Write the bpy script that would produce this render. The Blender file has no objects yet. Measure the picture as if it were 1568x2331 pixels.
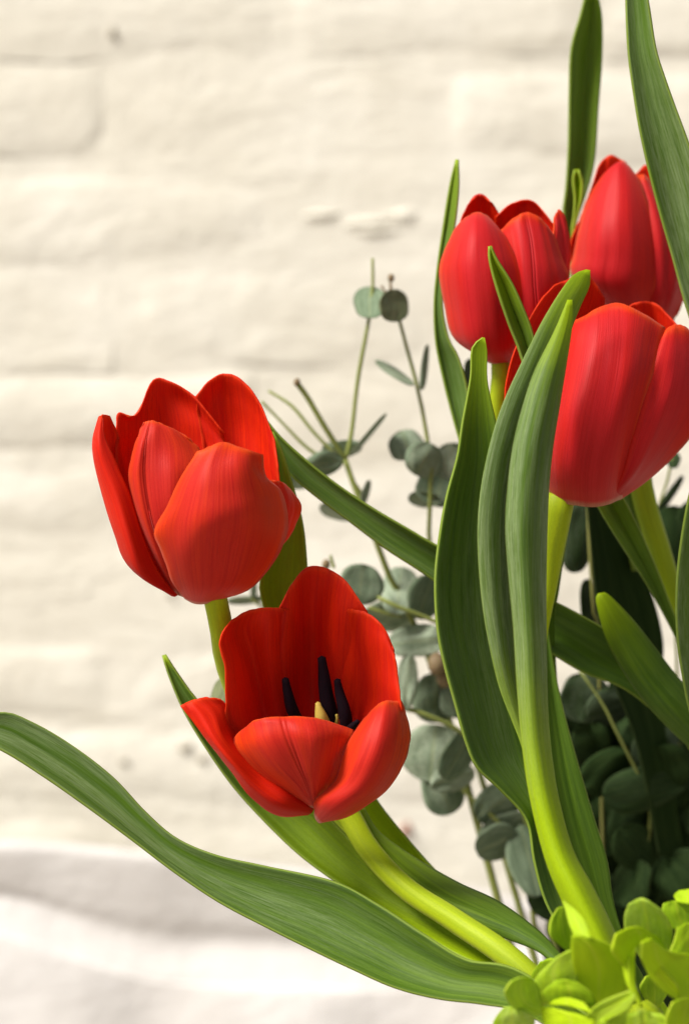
import bpy, bmesh, math, random
from mathutils import Vector, noise

random.seed(7)
SC = bpy.context.scene
COL = SC.collection

# ------------------------------------------------------------------ camera
FOC = 0.70                 # metres to the plane in focus
FW = 0.23                  # width of the view at that distance, metres
PXW, PXH = 1568.0, 2331.0  # drawing units across / down the view
cam_d = bpy.data.cameras.new("camera")
cam = bpy.data.objects.new("camera", cam_d)
COL.objects.link(cam)
cam.location = (0, 0, 0)
cam.rotation_euler = (math.radians(90), 0, 0)
cam_d.sensor_fit = 'HORIZONTAL'
cam_d.sensor_width = 24.0
cam_d.lens = 24.0 * FOC / FW
cam_d.clip_start = 0.02
cam_d.clip_end = 500
cam_d.dof.use_dof = True
cam_d.dof.focus_distance = FOC
cam_d.dof.aperture_fstop = 6.6
SC.camera = cam

# ------------------------------------------------------------------ light
SUN_TO = Vector((-0.56, -0.37, 0.74)).normalized()
elev = math.asin(SUN_TO.z)
azim = math.atan2(SUN_TO.x, SUN_TO.y)
world = bpy.data.worlds.new("World")
SC.world = world
world.use_nodes = True
nt = world.node_tree
nt.nodes.clear()
wo = nt.nodes.new('ShaderNodeOutputWorld')
bg = nt.nodes.new('ShaderNodeBackground')
sky = nt.nodes.new('ShaderNodeTexSky')
sky.sky_type = 'NISHITA'
sky.sun_disc = False
sky.sun_elevation = elev
sky.sun_rotation = azim
sky.dust_density = 3.0
hs = nt.nodes.new('ShaderNodeHueSaturation')
hs.inputs['Saturation'].default_value = 0.22      # a hazed-over, nearly white sky
nt.links.new(sky.outputs[0], hs.inputs['Color'])
nt.links.new(hs.outputs[0], bg.inputs['Color'])
bg.inputs['Strength'].default_value = 0.075
nt.links.new(bg.outputs[0], wo.inputs['Surface'])

sun_d = bpy.data.lights.new("sun", 'SUN')
sun_d.energy = 4.0
sun_d.angle = math.radians(18)
sun_d.color = (1.0, 0.94, 0.85)
sun = bpy.data.objects.new("sun", sun_d)
COL.objects.link(sun)
sun.rotation_euler = SUN_TO.to_track_quat('Z', 'Y').to_euler()

SC.view_settings.view_transform = 'Standard'
SC.view_settings.look = 'None'
SC.view_settings.exposure = 0.52
SC.view_settings.gamma = 1.0

# ------------------------------------------------------------------ helpers
def P(x, y, d=0.0):
    """drawing units + centimetres behind the focal plane -> point in the room"""
    Y = FOC + d / 100.0
    s = FW / PXW * Y / FOC
    return Vector(((x - PXW / 2) * s, Y, -(y - PXH / 2) * s))

def tag(o, label=None, cat=None, group=None, kind=None):
    if label: o['label'] = label
    if cat: o['category'] = cat
    if group: o['group'] = group
    if kind: o['kind'] = kind
    return o

def thing(name, loc, label, cat, group=None):
    o = bpy.data.objects.new(name, None)
    o.empty_display_size = 0.01
    COL.objects.link(o)
    o.location = loc
    return tag(o, label, cat, group)

def origin_of(parent):
    v = Vector((0, 0, 0))
    while parent is not None:
        v += parent.location
        parent = parent.parent
    return v

def mesh_obj(name, verts, faces, mats, parent=None, uvs=None, loc=None, attrs=None, smooth=True):
    """one mesh object; verts are points in the room"""
    o0 = origin_of(parent)
    base = Vector(loc) if loc is not None else (o0 if parent else Vector(verts[0]))
    me = bpy.data.meshes.new(name)
    me.from_pydata([tuple(Vector(v) - base) for v in verts], [], faces)
    if uvs is not None:
        ul = me.uv_layers.new(name="UVMap")
        for lp in me.loops:
            ul.data[lp.index].uv = uvs[lp.vertex_index]
    if attrs:
        for an, vals in attrs.items():
            a = me.attributes.new(an, 'FLOAT', 'POINT')
            a.data.foreach_set('value', vals)
    if smooth:
        me.polygons.foreach_set('use_smooth', [True] * len(me.polygons))
    for m in (mats if isinstance(mats, (list, tuple)) else [mats]):
        me.materials.append(m)
    me.update()
    o = bpy.data.objects.new(name, me)
    COL.objects.link(o)
    if parent: o.parent = parent
    o.location = base - o0
    return o

def cr(p0, p1, p2, p3, t):
    return tuple(0.5 * ((2 * b) + (-a + c) * t + (2 * a - 5 * b + 4 * c - d) * t * t + (-a + 3 * b - 3 * c + d) * t ** 3)
                 for a, b, c, d in zip(p0, p1, p2, p3))

def spl(pts, n):
    """n samples, uniform in control index"""
    m = len(pts)
    out = []
    for i in range(n):
        f = i / (n - 1) * (m - 1)
        k = min(int(f), m - 2)
        t = f - k
        p1, p2 = pts[k], pts[k + 1]
        p0 = pts[k - 1] if k > 0 else tuple(2 * a - b for a, b in zip(p1, p2))
        p3 = pts[k + 2] if k + 2 < m else tuple(2 * b - a for a, b in zip(p1, p2))
        out.append(cr(p0, p1, p2, p3, t))
    return out

def spl_len(pts, n):
    """n samples, uniform in length"""
    fine = spl(pts, max(200, n * 4))
    L = [0.0]
    for a, b in zip(fine, fine[1:]):
        L.append(L[-1] + math.dist(a, b))
    out = []
    k = 0
    for i in range(n):
        s = L[-1] * i / (n - 1)
        while k < len(L) - 2 and L[k + 1] < s: k += 1
        t = 0 if L[k + 1] == L[k] else min(1, max(0, (s - L[k]) / (L[k + 1] - L[k])))
        out.append(tuple(a + (b - a) * t for a, b in zip(fine[k], fine[k + 1])))
    return out

def lerp_list(vals, f):
    f = max(0, min(1, f)) * (len(vals) - 1)
    k = min(int(f), len(vals) - 2) if len(vals) > 1 else 0
    if len(vals) == 1: return vals[0]
    t = f - k
    return vals[k] + (vals[k + 1] - vals[k]) * t

def smooth_list(vals, f):
    if len(vals) < 3: return lerp_list(vals, f)
    m = len(vals)
    f = max(0, min(1, f)) * (m - 1)
    k = min(int(f), m - 2)
    t = f - k
    g = lambda i: vals[max(0, min(m - 1, i))]
    return cr((g(k - 1),), (g(k),), (g(k + 1),), (g(k + 2),), t)[0]

def grid_faces(nr, nc):
    return [(r * nc + c, r * nc + c + 1, (r + 1) * nc + c + 1, (r + 1) * nc + c)
            for r in range(nr - 1) for c in range(nc - 1)]

def solid(o, th, off_mat=0, rim_mat=0):
    m = o.modifiers.new("thickness", 'SOLIDIFY')
    m.thickness = th
    m.offset = 0.0
    m.material_offset = off_mat
    m.material_offset_rim = rim_mat
    m.use_quality_normals = True
    return o

SEED = [0]
def patch(name, rows, mats, parent, conv=None, d0=0.0, nr=34, nc=26, th=0.0005, wob=0.06, inner=False, ripple=0.04, rib=None):
    """a curved sheet through a grid of points given base -> top, left -> right"""
    SEED[0] += 1
    sd = SEED[0] * 7.31
    if rib: nc = 72
    conv = conv or (lambda x, y: (x, y))
    ctrl = [[conv(p[0], p[1]) + (d0 + p[2],) for p in r] for r in rows]
    nC = len(ctrl[0])
    lines = [spl([ctrl[i][c] for i in range(len(ctrl))], nr) for c in range(nC)]
    verts, uvs = [], []
    for r in range(nr):
        v = r / (nr - 1)
        row = spl([lines[c][r] for c in range(nC)], nc)
        for c in range(nc):
            u = c / (nc - 1)
            x, y, d = row[c]
            e = abs(2 * u - 1)
            w = noise.noise(Vector((u * 9 + sd, v * 1.6, sd))) * wob
            w += noise.noise(Vector((u * 3 + sd, v * 3.5, 3 + sd))) * wob * 1.6
            w += noise.noise(Vector((u * 4.6 + sd, v * .8, 21 + sd))) * wob * 1.7
            w *= min(1, v * 4)
            if rib:
                q = u - rib
                w += 0.075 * (math.exp(-((q - .016) / .010) ** 2) + math.exp(-((q + .016) / .010) ** 2) - .7 * math.exp(-(q / .010) ** 2)) * min(1, (1 - v) * 5)
            edge = max(0, (e - 0.8) / 0.2, (v - 0.88) / 0.12)
            w += ripple * edge * noise.noise(Vector((u * 5 + sd, v * 7, 9 + sd))) * 2
            jx = edge * ripple * 45 * noise.noise(Vector((u * 4, v * 13 + sd, 5)))
            jy = edge * ripple * 45 * noise.noise(Vector((u * 11 + sd, v * 4, 15)))
            verts.append(P(x + jx, y + jy, d + w))
            uvs.append((u, v))
    o = mesh_obj(name, verts, grid_faces(nr, nc), mats, parent, uvs)
    if inner:
        solid(o, th, 1, 1)
        # the face towards the camera is the inside of the cup
        o.data.polygons.foreach_set('material_index', [1] * len(o.data.polygons))
        o.modifiers[0].material_offset = -1
        o.modifiers[0].material_offset_rim = 0
    else:
        solid(o, th, 1 if isinstance(mats, (list, tuple)) and len(mats) > 1 else 0, 0)
    return o

def leaf(name, left, right, depths, mats, parent, curl=0.4, skew=0.0, lime=(0.25, 0.0, 0.0, 0.6), bloom=(0.5,), nr=64, nc=17,
         th=0.0009, wob=0.03, fold=0.0, label=None, tip=True):
    """a strap leaf between two outlines given tip -> base; depths tip -> base"""
    SEED[0] += 1
    sd = SEED[0] * 5.17
    L = spl_len([tuple(map(float, p)) for p in left], nr)[::-1]
    R = spl_len([tuple(map(float, p)) for p in right], nr)[::-1]
    wmax = max(math.dist(a, b) for a, b in zip(L, R))
    verts, uvs, al, ab = [], [], [], []
    for r in range(nr):
        v = r / (nr - 1)
        t = 1 - v
        d = smooth_list(depths, t)
        wd = math.dist(L[r], R[r]) / wmax
        cu = smooth_list(curl, t) if isinstance(curl, (list, tuple)) else curl
        sk = smooth_list(skew, t) if isinstance(skew, (list, tuple)) else skew
        for c in range(nc):
            u = c / (nc - 1)
            e = 2 * u - 1
            x = L[r][0] + (R[r][0] - L[r][0]) * u
            y = L[r][1] + (R[r][1] - L[r][1]) * u
            dd = d + cu * wd * (1 - e * e) + sk * wd * (u - 0.5) + fold * wd * (1 - abs(e))
            dd += noise.noise(Vector((u * 10 + sd, v * 1.5, sd))) * wob * wd
            dd += noise.noise(Vector((u * 2 + sd, v * 6, 4 + sd))) * wob * 2 * wd
            verts.append(P(x, y, dd))
            uvs.append((u, v))
            al.append(max(lerp_list(lime, t), 0.95 * max(0, 1 - t / 0.03) if tip else 0))
            ab.append(lerp_list(bloom, t) * min(1, t / 0.04))
    o = mesh_obj(name, verts, grid_faces(nr, nc), mats, parent, uvs, attrs={'lime': al, 'bloom': ab})
    if label: o['label'] = label
    return solid(o, th)

def tube(name, pts, radii, mat, parent, n=36, seg=14, lime=(0.6,), bloom=(0.2,), cap=True):
    """round stem through (x, y, d) points with radii in drawing units"""
    cs = spl_len([tuple(map(float, p)) for p in pts], n)
    W = [P(*c) for c in cs]
    verts, uvs, al, ab, faces = [], [], [], [], []
    up = Vector((0, -1, 0))
    for i, w in enumerate(W):
        t = (W[min(i + 1, n - 1)] - W[max(i - 1, 0)]).normalized()
        a = t.cross(up).normalized()
        b = a.cross(t).normalized()
        f = i / (n - 1)
        rad = smooth_list(radii, f) * FW / PXW * w.y / FOC
        for k in range(seg):
            th = 2 * math.pi * k / seg
            rr = rad * (1 + 0.04 * noise.noise(Vector((math.cos(th) * 2, math.sin(th) * 2, i * 0.25 + pts[0][0]))))
            verts.append(w + a * math.cos(th) * rr + b * math.sin(th) * rr)
            uvs.append((k / seg, f)); al.append(lerp_list(lime, f)); ab.append(lerp_list(bloom, f))
    for i in range(n - 1):
        for k in range(seg):
            k2 = (k + 1) % seg
            faces.append((i * seg + k, i * seg + k2, (i + 1) * seg + k2, (i + 1) * seg + k))
    if cap:
        for i, w in ((0, W[0]), (n - 1, W[-1])):
            idx = len(verts)
            t = (W[1] - W[0]) if i == 0 else (W[-1] - W[-2])
            rad = smooth_list(radii, i / (n - 1)) * FW / PXW * w.y / FOC
            verts.append(w + t.normalized() * rad * (0.6 if i else -0.6))
            uvs.append((0.5, i / (n - 1))); al.append(lerp_list(lime, i / (n - 1))); ab.append(lerp_list(bloom, i / (n - 1)))
            for k in range(seg):
                k2 = (k + 1) % seg
                faces.append((i * seg + k2, i * seg + k, idx) if i == 0 else (i * seg + k, i * seg + k2, idx))
    return mesh_obj(name, verts, faces, mat, parent, uvs, attrs={'lime': al, 'bloom': ab})

# ------------------------------------------------------------------ materials
class NT:
    def __init__(self, name):
        self.m = bpy.data.materials.new(name)
        self.m.use_nodes = True
        self.t = self.m.node_tree
        self.t.nodes.clear()
        self.out = self.n('ShaderNodeOutputMaterial')
    def n(self, typ, **kw):
        nd = self.t.nodes.new(typ)
        for k, v in kw.items(): setattr(nd, k, v)
        return nd
    def l(self, a, b): self.t.links.new(a, b)
    def set(self, sock, v):
        if hasattr(v, 'links') or isinstance(v, bpy.types.NodeSocket): self.l(v, sock)
        else: sock.default_value = v
    def math(self, op, a, b=0.0, c=None, clamp=False):
        nd = self.n('ShaderNodeMath', operation=op, use_clamp=clamp)
        self.set(nd.inputs[0], a); self.set(nd.inputs[1], b)
        if c is not None: self.set(nd.inputs[2], c)
        return nd.outputs[0]
    def mix(self, f, a, b, mode='MIX'):
        nd = self.n('ShaderNodeMix', data_type='RGBA', blend_type=mode)
        self.set(nd.inputs[0], f)
        for s, v in ((nd.inputs[6], a), (nd.inputs[7], b)):
            if isinstance(v, tuple): s.default_value = v if len(v) == 4 else v + (1,)
            else: self.l(v, s)
        return nd.outputs[2]
    def ramp(self, f, lo, hi, smooth=True):
        nd = self.n('ShaderNodeMapRange', interpolation_type='SMOOTHSTEP' if smooth else 'LINEAR')
        self.l(f, nd.inputs[0]); nd.inputs[1].default_value = lo; nd.inputs[2].default_value = hi
        return nd.outputs[0]
    def noise(self, vec, scale, detail=3.0, rough=0.55, dist=0.0):
        nd = self.n('ShaderNodeTexNoise')
        self.l(vec, nd.inputs['Vector'])
        nd.inputs['Scale'].default_value = scale
        nd.inputs['Detail'].default_value = detail
        nd.inputs['Roughness'].default_value = rough
        nd.inputs['Distortion'].default_value = dist
        return nd.outputs['Fac']
    def scaled(self, vec, s, rnd=True):
        mp = self.n('ShaderNodeMapping')
        self.l(vec, mp.inputs['Vector'])
        mp.inputs['Scale'].default_value = s
        if rnd:
            oi = self.n('ShaderNodeObjectInfo')
            k = self.math('MULTIPLY', oi.outputs['Random'], 37.0)
            cb = self.n('ShaderNodeCombineXYZ')
            self.l(k, cb.inputs[2]); self.l(k, cb.inputs[0])
            self.l(cb.outputs[0], mp.inputs['Location'])
        return mp.outputs[0]
    def uv(self):
        return self.n('ShaderNodeUVMap', uv_map='UVMap').outputs[0]
    def attr(self, nme):
        return self.n('ShaderNodeAttribute', attribute_name=nme).outputs['Fac']
    def bump(self, h, strength, dist=0.001):
        b = self.n('ShaderNodeBump')
        b.inputs['Strength'].default_value = strength
        b.inputs['Distance'].default_value = dist
        self.l(h, b.inputs['Height'])
        return b.outputs[0]
    def finish(self, col, rough, normal=None, spec=0.4, trans=0.0, tcol=None, sheen=0.0, coat=0.0):
        p = self.n('ShaderNodeBsdfPrincipled')
        self.set(p.inputs['Base Color'], col if not isinstance(col, tuple) else col + (1,))
        self.set(p.inputs['Roughness'], rough)
        p.inputs['Specular IOR Level'].default_value = spec
        if sheen:
            p.inputs['Sheen Weight'].default_value = sheen
            p.inputs['Sheen Roughness'].default_value = 0.45
        if normal: self.l(normal, p.inputs['Normal'])
        res = p.outputs[0]
        if trans:
            tr = self.n('ShaderNodeBsdfTranslucent')
            tc = tcol if tcol is not None else col
            self.set(tr.inputs['Color'], tc if not isinstance(tc, tuple) else tc + (1,))
            if normal: self.l(normal, tr.inputs['Normal'])
            mx = self.n('ShaderNodeMixShader')
            mx.inputs[0].default_value = trans
            self.l(res, mx.inputs[1]); self.l(tr.outputs[0], mx.inputs[2])
            res = mx.outputs[0]
        self.l(res, self.out.inputs['Surface'])
        return self.m

def petal_mat(name, outer, orange=False):
    k = NT(name)
    uv = k.uv()
    sp = k.n('ShaderNodeSeparateXYZ'); k.l(uv, sp.inputs[0])
    u, v = sp.outputs[0], sp.outputs[1]
    e = k.math('ABSOLUTE', k.math('MULTIPLY_ADD', u, 2.0, -1.0))
    streak = k.noise(k.scaled(uv, (11, 1.1, 1)), 1.0, 3, 0.6, 0.2)
    vein = k.noise(k.scaled(uv, (85, 2.2, 1)), 1.0, 2, 0.6, 0.15)
    blot = k.noise(k.scaled(uv, (3, 2.5, 1)), 1.0, 3, 0.5)
    if outer:
        f = k.math('ADD', k.ramp(e, 0.25, 0.98), k.math('MULTIPLY_ADD', streak, 1.5, -0.75))
        f = k.math('ADD', f, k.math('MULTIPLY_ADD', blot, 1.0, -0.5), clamp=True)
        f = k.math('MAXIMUM', f, k.ramp(v, 0.86, 1.0))
        col = k.mix(f, (0.66, 0.034, 0.016), (0.80, 0.062, 0.002)) if orange else k.mix(f, (0.60, 0.020, 0.026), (0.70, 0.020, 0.003))
        dk = k.noise(k.scaled(uv, (24, 1.4, 1)), 1.0, 3, 0.6, 0.2)
        col = k.mix(k.math('MULTIPLY', k.ramp(dk, 0.48, 0.72), 0.5), col, (0.40, 0.008, 0.010))
        rim = k.math('MAXIMUM', k.ramp(e, 0.84, 1.0), k.ramp(v, 0.93, 1.0))
        col = k.mix(k.math('MULTIPLY', rim, 0.7), col, (0.88, 0.115, 0.010))
        base = k.math('SUBTRACT', 1.0, k.ramp(v, 0.0, 0.13))
        col = k.mix(k.math('MULTIPLY', base, 0.30), col, (0.70, 0.16, 0.11))
        col = k.mix(k.math('MULTIPLY', k.math('SUBTRACT', 1.0, k.ramp(v, 0.0, 0.035)), 0.7), col, (0.80, 0.62, 0.42))
        mid = k.math('SUBTRACT', 1.0, k.ramp(k.math('ABSOLUTE', k.math('SUBTRACT', u, 0.5)), 0.0, 0.035))
        col = k.mix(k.math('MULTIPLY', mid, 0.2), col, (0.40, 0.010, 0.018))
    else:
        f = k.math('MULTIPLY_ADD', streak, 1.6, -0.3, clamp=True)
        col = k.mix(f, (0.62, 0.010, 0.002), (0.80, 0.034, 0.002))
        col = k.mix(k.math('MULTIPLY', k.math('SUBTRACT', 1.0, k.ramp(v, 0.0, 0.55)), 0.6), col, (0.34, 0.004, 0.003))
        rim = k.math('MAXIMUM', k.ramp(e, 0.86, 1.0), k.ramp(v, 0.93, 1.0))
        col = k.mix(k.math('MULTIPLY', rim, 0.5), col, (0.86, 0.07, 0.008))
    col = k.mix(k.math('MULTIPLY', k.ramp(vein, 0.40, 0.75), 0.6), col, (0.46, 0.008, 0.010) if outer else (0.42, 0.005, 0.003))
    gr = k.noise(k.scaled(uv, (150, 110, 1)), 1.0, 2, 0.7)
    col = k.mix(k.math('MULTIPLY', k.ramp(gr, 0.35, 0.75), 0.28), col, (0.40, 0.006, 0.008))
    broad = k.noise(k.scaled(uv, (5, .9, 1)), 1.0, 2, 0.5)
    col = k.mix(k.math('MULTIPLY', k.ramp(broad, 0.45, 0.72), 0.35), col, (0.46, 0.008, 0.010))
    h = k.math('ADD', k.math('MULTIPLY_ADD', streak, 0.6, k.math('MULTIPLY', vein, 0.6)), k.math('MULTIPLY', gr, 0.25))
    nrm = k.bump(h, 0.32, 0.0006)
    return k.finish(col, 0.50 if outer else 0.55, nrm, 0.20 if outer else 0.15, 0.34 if outer else 0.22, (0.95, 0.060, 0.004), sheen=0.06 if outer else 0.0)

def leaf_mat(name, lo, hi, bloomc, limec, trans=0.22, rough=0.42, vs=64, rimc=(0.30, 0.40, 0.06), rimf=0.65, midrib=None, spec=0.14):
    k = NT(name)
    uv = k.uv()
    sp = k.n('ShaderNodeSeparateXYZ'); k.l(uv, sp.inputs[0])
    u, v = sp.outputs[0], sp.outputs[1]
    e = k.math('ABSOLUTE', k.math('MULTIPLY_ADD', u, 2.0, -1.0))
    big = k.noise(k.scaled(uv, (3.5, 1.5, 1)), 1.0, 3, 0.55, 0.3)
    streak = k.noise(k.scaled(uv, (14, 2.4, 1)), 1.0, 3, 0.6)
    vein = k.noise(k.scaled(uv, (vs, 11.0, 1)), 1.0, 2, 0.6)
    fleck = k.noise(k.scaled(uv, (46, 20, 1)), 1.0, 4, 0.7)
    col = k.mix(k.ramp(streak, 0.3, 0.7), lo, hi)
    col = k.mix(k.math('MULTIPLY', k.ramp(vein, 0.42, 0.7), 0.5), col, lo)
    bl = k.math('MULTIPLY', k.attr('bloom'), k.math('MULTIPLY', k.ramp(big, 0.22, 0.62), k.ramp(fleck, 0.22, 0.74)))
    col = k.mix(bl, col, bloomc)
    lm = k.math('MULTIPLY_ADD', streak, 0.6, k.math('SUBTRACT', k.attr('lime'), 0.3))
    lm = k.math('MULTIPLY', k.ramp(lm, 0.0, 1.0, False), k.ramp(k.attr('lime'), 0.0, 0.3))
    col = k.mix(lm, col, limec)
    gr = k.noise(k.scaled(uv, (120, 160, 1)), 1.0, 2, 0.7)
    col = k.mix(k.math('MULTIPLY', k.ramp(gr, 0.35, 0.75), 0.3), col, lo)
    rim = k.ramp(e, 0.975, 1.0)
    col = k.mix(k.math('MULTIPLY', rim, rimf), col, rimc)
    if midrib:
        mr = k.math('SUBTRACT', 1.0, k.ramp(k.math('ABSOLUTE', k.math('SUBTRACT', u, 0.5)), 0.0, 0.045))
        col = k.mix(k.math('MULTIPLY', mr, 0.5), col, midrib)
    h = k.math('ADD', k.math('MULTIPLY', vein, 1.0), k.math('ADD', k.math('MULTIPLY', streak, 0.35), k.math('MULTIPLY', fleck, 0.4)))
    nrm = k.bump(h, 0.22, 0.0005)
    tc = k.mix(0.5, col, (0.34, 0.52, 0.01)) if name[:4] != 'euca' else col
    ro = k.math('MULTIPLY_ADD', big, 0.25, rough - 0.05)
    return k.finish(col, ro, nrm, spec, trans, tc)

M_PET_OUT = petal_mat('petal_outside', True)
M_PET_IN = petal_mat('petal_inside', False)
PET = [M_PET_OUT, M_PET_IN]
M_PET_ORANGE = petal_mat('petal_outside_orange', True, True)
PETO = [M_PET_ORANGE, M_PET_IN]
M_LEAF = leaf_mat('tulip_leaf', (0.048, 0.108, 0.006), (0.100, 0.190, 0.012), (0.33, 0.42, 0.21), (0.38, 0.53, 0.006), trans=0.28)
M_STEM = leaf_mat('tulip_stem', (0.16, 0.26, 0.01), (0.26, 0.36, 0.015), (0.34, 0.40, 0.16), (0.50, 0.60, 0.008), trans=0.12, vs=20)
M_EUC = leaf_mat('eucalyptus_leaf', (0.11, 0.165, 0.095), (0.24, 0.315, 0.205), (0.62, 0.70, 0.55), (0.22, 0.20, 0.06), trans=0.28, rough=0.55, vs=14, rimc=(0.20, 0.16, 0.09), rimf=0.4, midrib=(0.36, 0.40, 0.22))
M_EUCST = leaf_mat('eucalyptus_stem', (0.18, 0.22, 0.05), (0.28, 0.31, 0.08), (0.32, 0.34, 0.2), (0.20, 0.10, 0.05), trans=0.05, rough=0.5, vs=12)
M_HYD = leaf_mat('hydrangea_sepal', (0.29, 0.48, 0.008), (0.46, 0.67, 0.014), (0.68, 0.80, 0.24), (0.58, 0.76, 0.010), trans=0.40, rough=0.55, vs=12, rimc=(0.74, 0.78, 0.10), rimf=0.35, midrib=(0.62, 0.70, 0.06))

M_SHADE_LEAF = leaf_mat('deep_green_leaf', (0.014, 0.030, 0.008), (0.028, 0.050, 0.014), (0.15, 0.19, 0.13), (0.2, 0.2, 0.05), trans=0.03, rough=0.7, vs=14, rimc=(0.04, 0.05, 0.02), rimf=0.4, spec=0.05)  # leaf greens darkened to paint in the shade inside the bouquet
M_SHADE_STEM = leaf_mat('deep_stem', (0.04, 0.05, 0.012), (0.08, 0.085, 0.02), (0.15, 0.16, 0.1), (0.20, 0.10, 0.05), trans=0.0, rough=0.6, vs=12, spec=0.05)  # darkened copy of the eucalyptus stem, shade painted into its colour
k = NT('stamen_black'); uvn = k.uv()
M_STAMEN = k.finish(k.mix(k.noise(k.scaled(uvn, (10, 4, 1)), 1.0), (0.005, 0.003, 0.005), (0.022, 0.008, 0.014)), 0.8, None, 0.08)
k = NT('pistil_yellow'); uvn = k.uv()
M_PISTIL = k.finish(k.mix(k.noise(k.scaled(uvn, (5, 4, 1)), 1.0), (0.62, 0.42, 0.05), (0.78, 0.62, 0.14)), 0.5, None, 0.3)
k = NT('bud_brown'); uvn = k.uv()
M_BUD = k.finish(k.mix(k.noise(k.scaled(uvn, (6, 5, 1)), 1.0), (0.15, 0.08, 0.05), (0.24, 0.20, 0.10)), 0.6, None, 0.3)

def paint_mat(name, c0, c1, stain):
    k = NT(name)
    g = k.n('ShaderNodeTexCoord').outputs['Object']
    gp = k.n('ShaderNodeNewGeometry').outputs['Position']
    a = k.noise(gp, 9.0, 5, 0.6)
    b = k.noise(gp, 55.0, 5, 0.65)
    c = k.noise(k.scaled(gp, (0.45, 1, 1.3), False), 22.0, 4, 0.62, 0.6)
    col = k.mix(k.ramp(a, 0.3, 0.7), c0, c1)
    col = k.mix(k.math('MULTIPLY', k.ramp(c, 0.50, 0.80), 0.55), col, stain)
    d_ = k.noise(gp, 170.0, 3, 0.6)
    col = k.mix(k.math('MULTIPLY', k.ramp(d_, 0.45, 0.75), 0.25), col, stain)
    h = k.math('ADD', k.math('MULTIPLY', b, 0.6), k.math('MULTIPLY', c, 1.0))
    return k.finish(col, 0.6, k.bump(h, 0.85, 0.003), 0.3)
M_WALL = paint_mat('white_wall_paint', (0.79, 0.76, 0.675), (0.71, 0.675, 0.58), (0.53, 0.49, 0.40))
M_CLOTH = paint_mat('white_cloth', (0.69, 0.67, 0.655), (0.65, 0.625, 0.605), (0.59, 0.56, 0.53))
def plain(name, a, b, sc, rough=0.8):
    k = NT(name)
    gp = k.n('ShaderNodeNewGeometry').outputs['Position']
    n1 = k.noise(gp, sc, 5, 0.6)
    return k.finish(k.mix(k.ramp(n1, 0.3, 0.7), a, b), rough, k.bump(n1, 0.4, 0.002), 0.3)
M_CHIP = plain('bare_brick', (0.20, 0.07, 0.05), (0.32, 0.14, 0.09), 160)
M_CHIPG = plain('bare_mortar', (0.30, 0.27, 0.21), (0.46, 0.42, 0.34), 160)
M_FLOOR = plain('pale_floor', (0.26, 0.22, 0.18), (0.34, 0.30, 0.25), 3)

# ------------------------------------------------------------------ setting
WALLD = 60.0   # wall surface, centimetres behind the plane in focus

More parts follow.
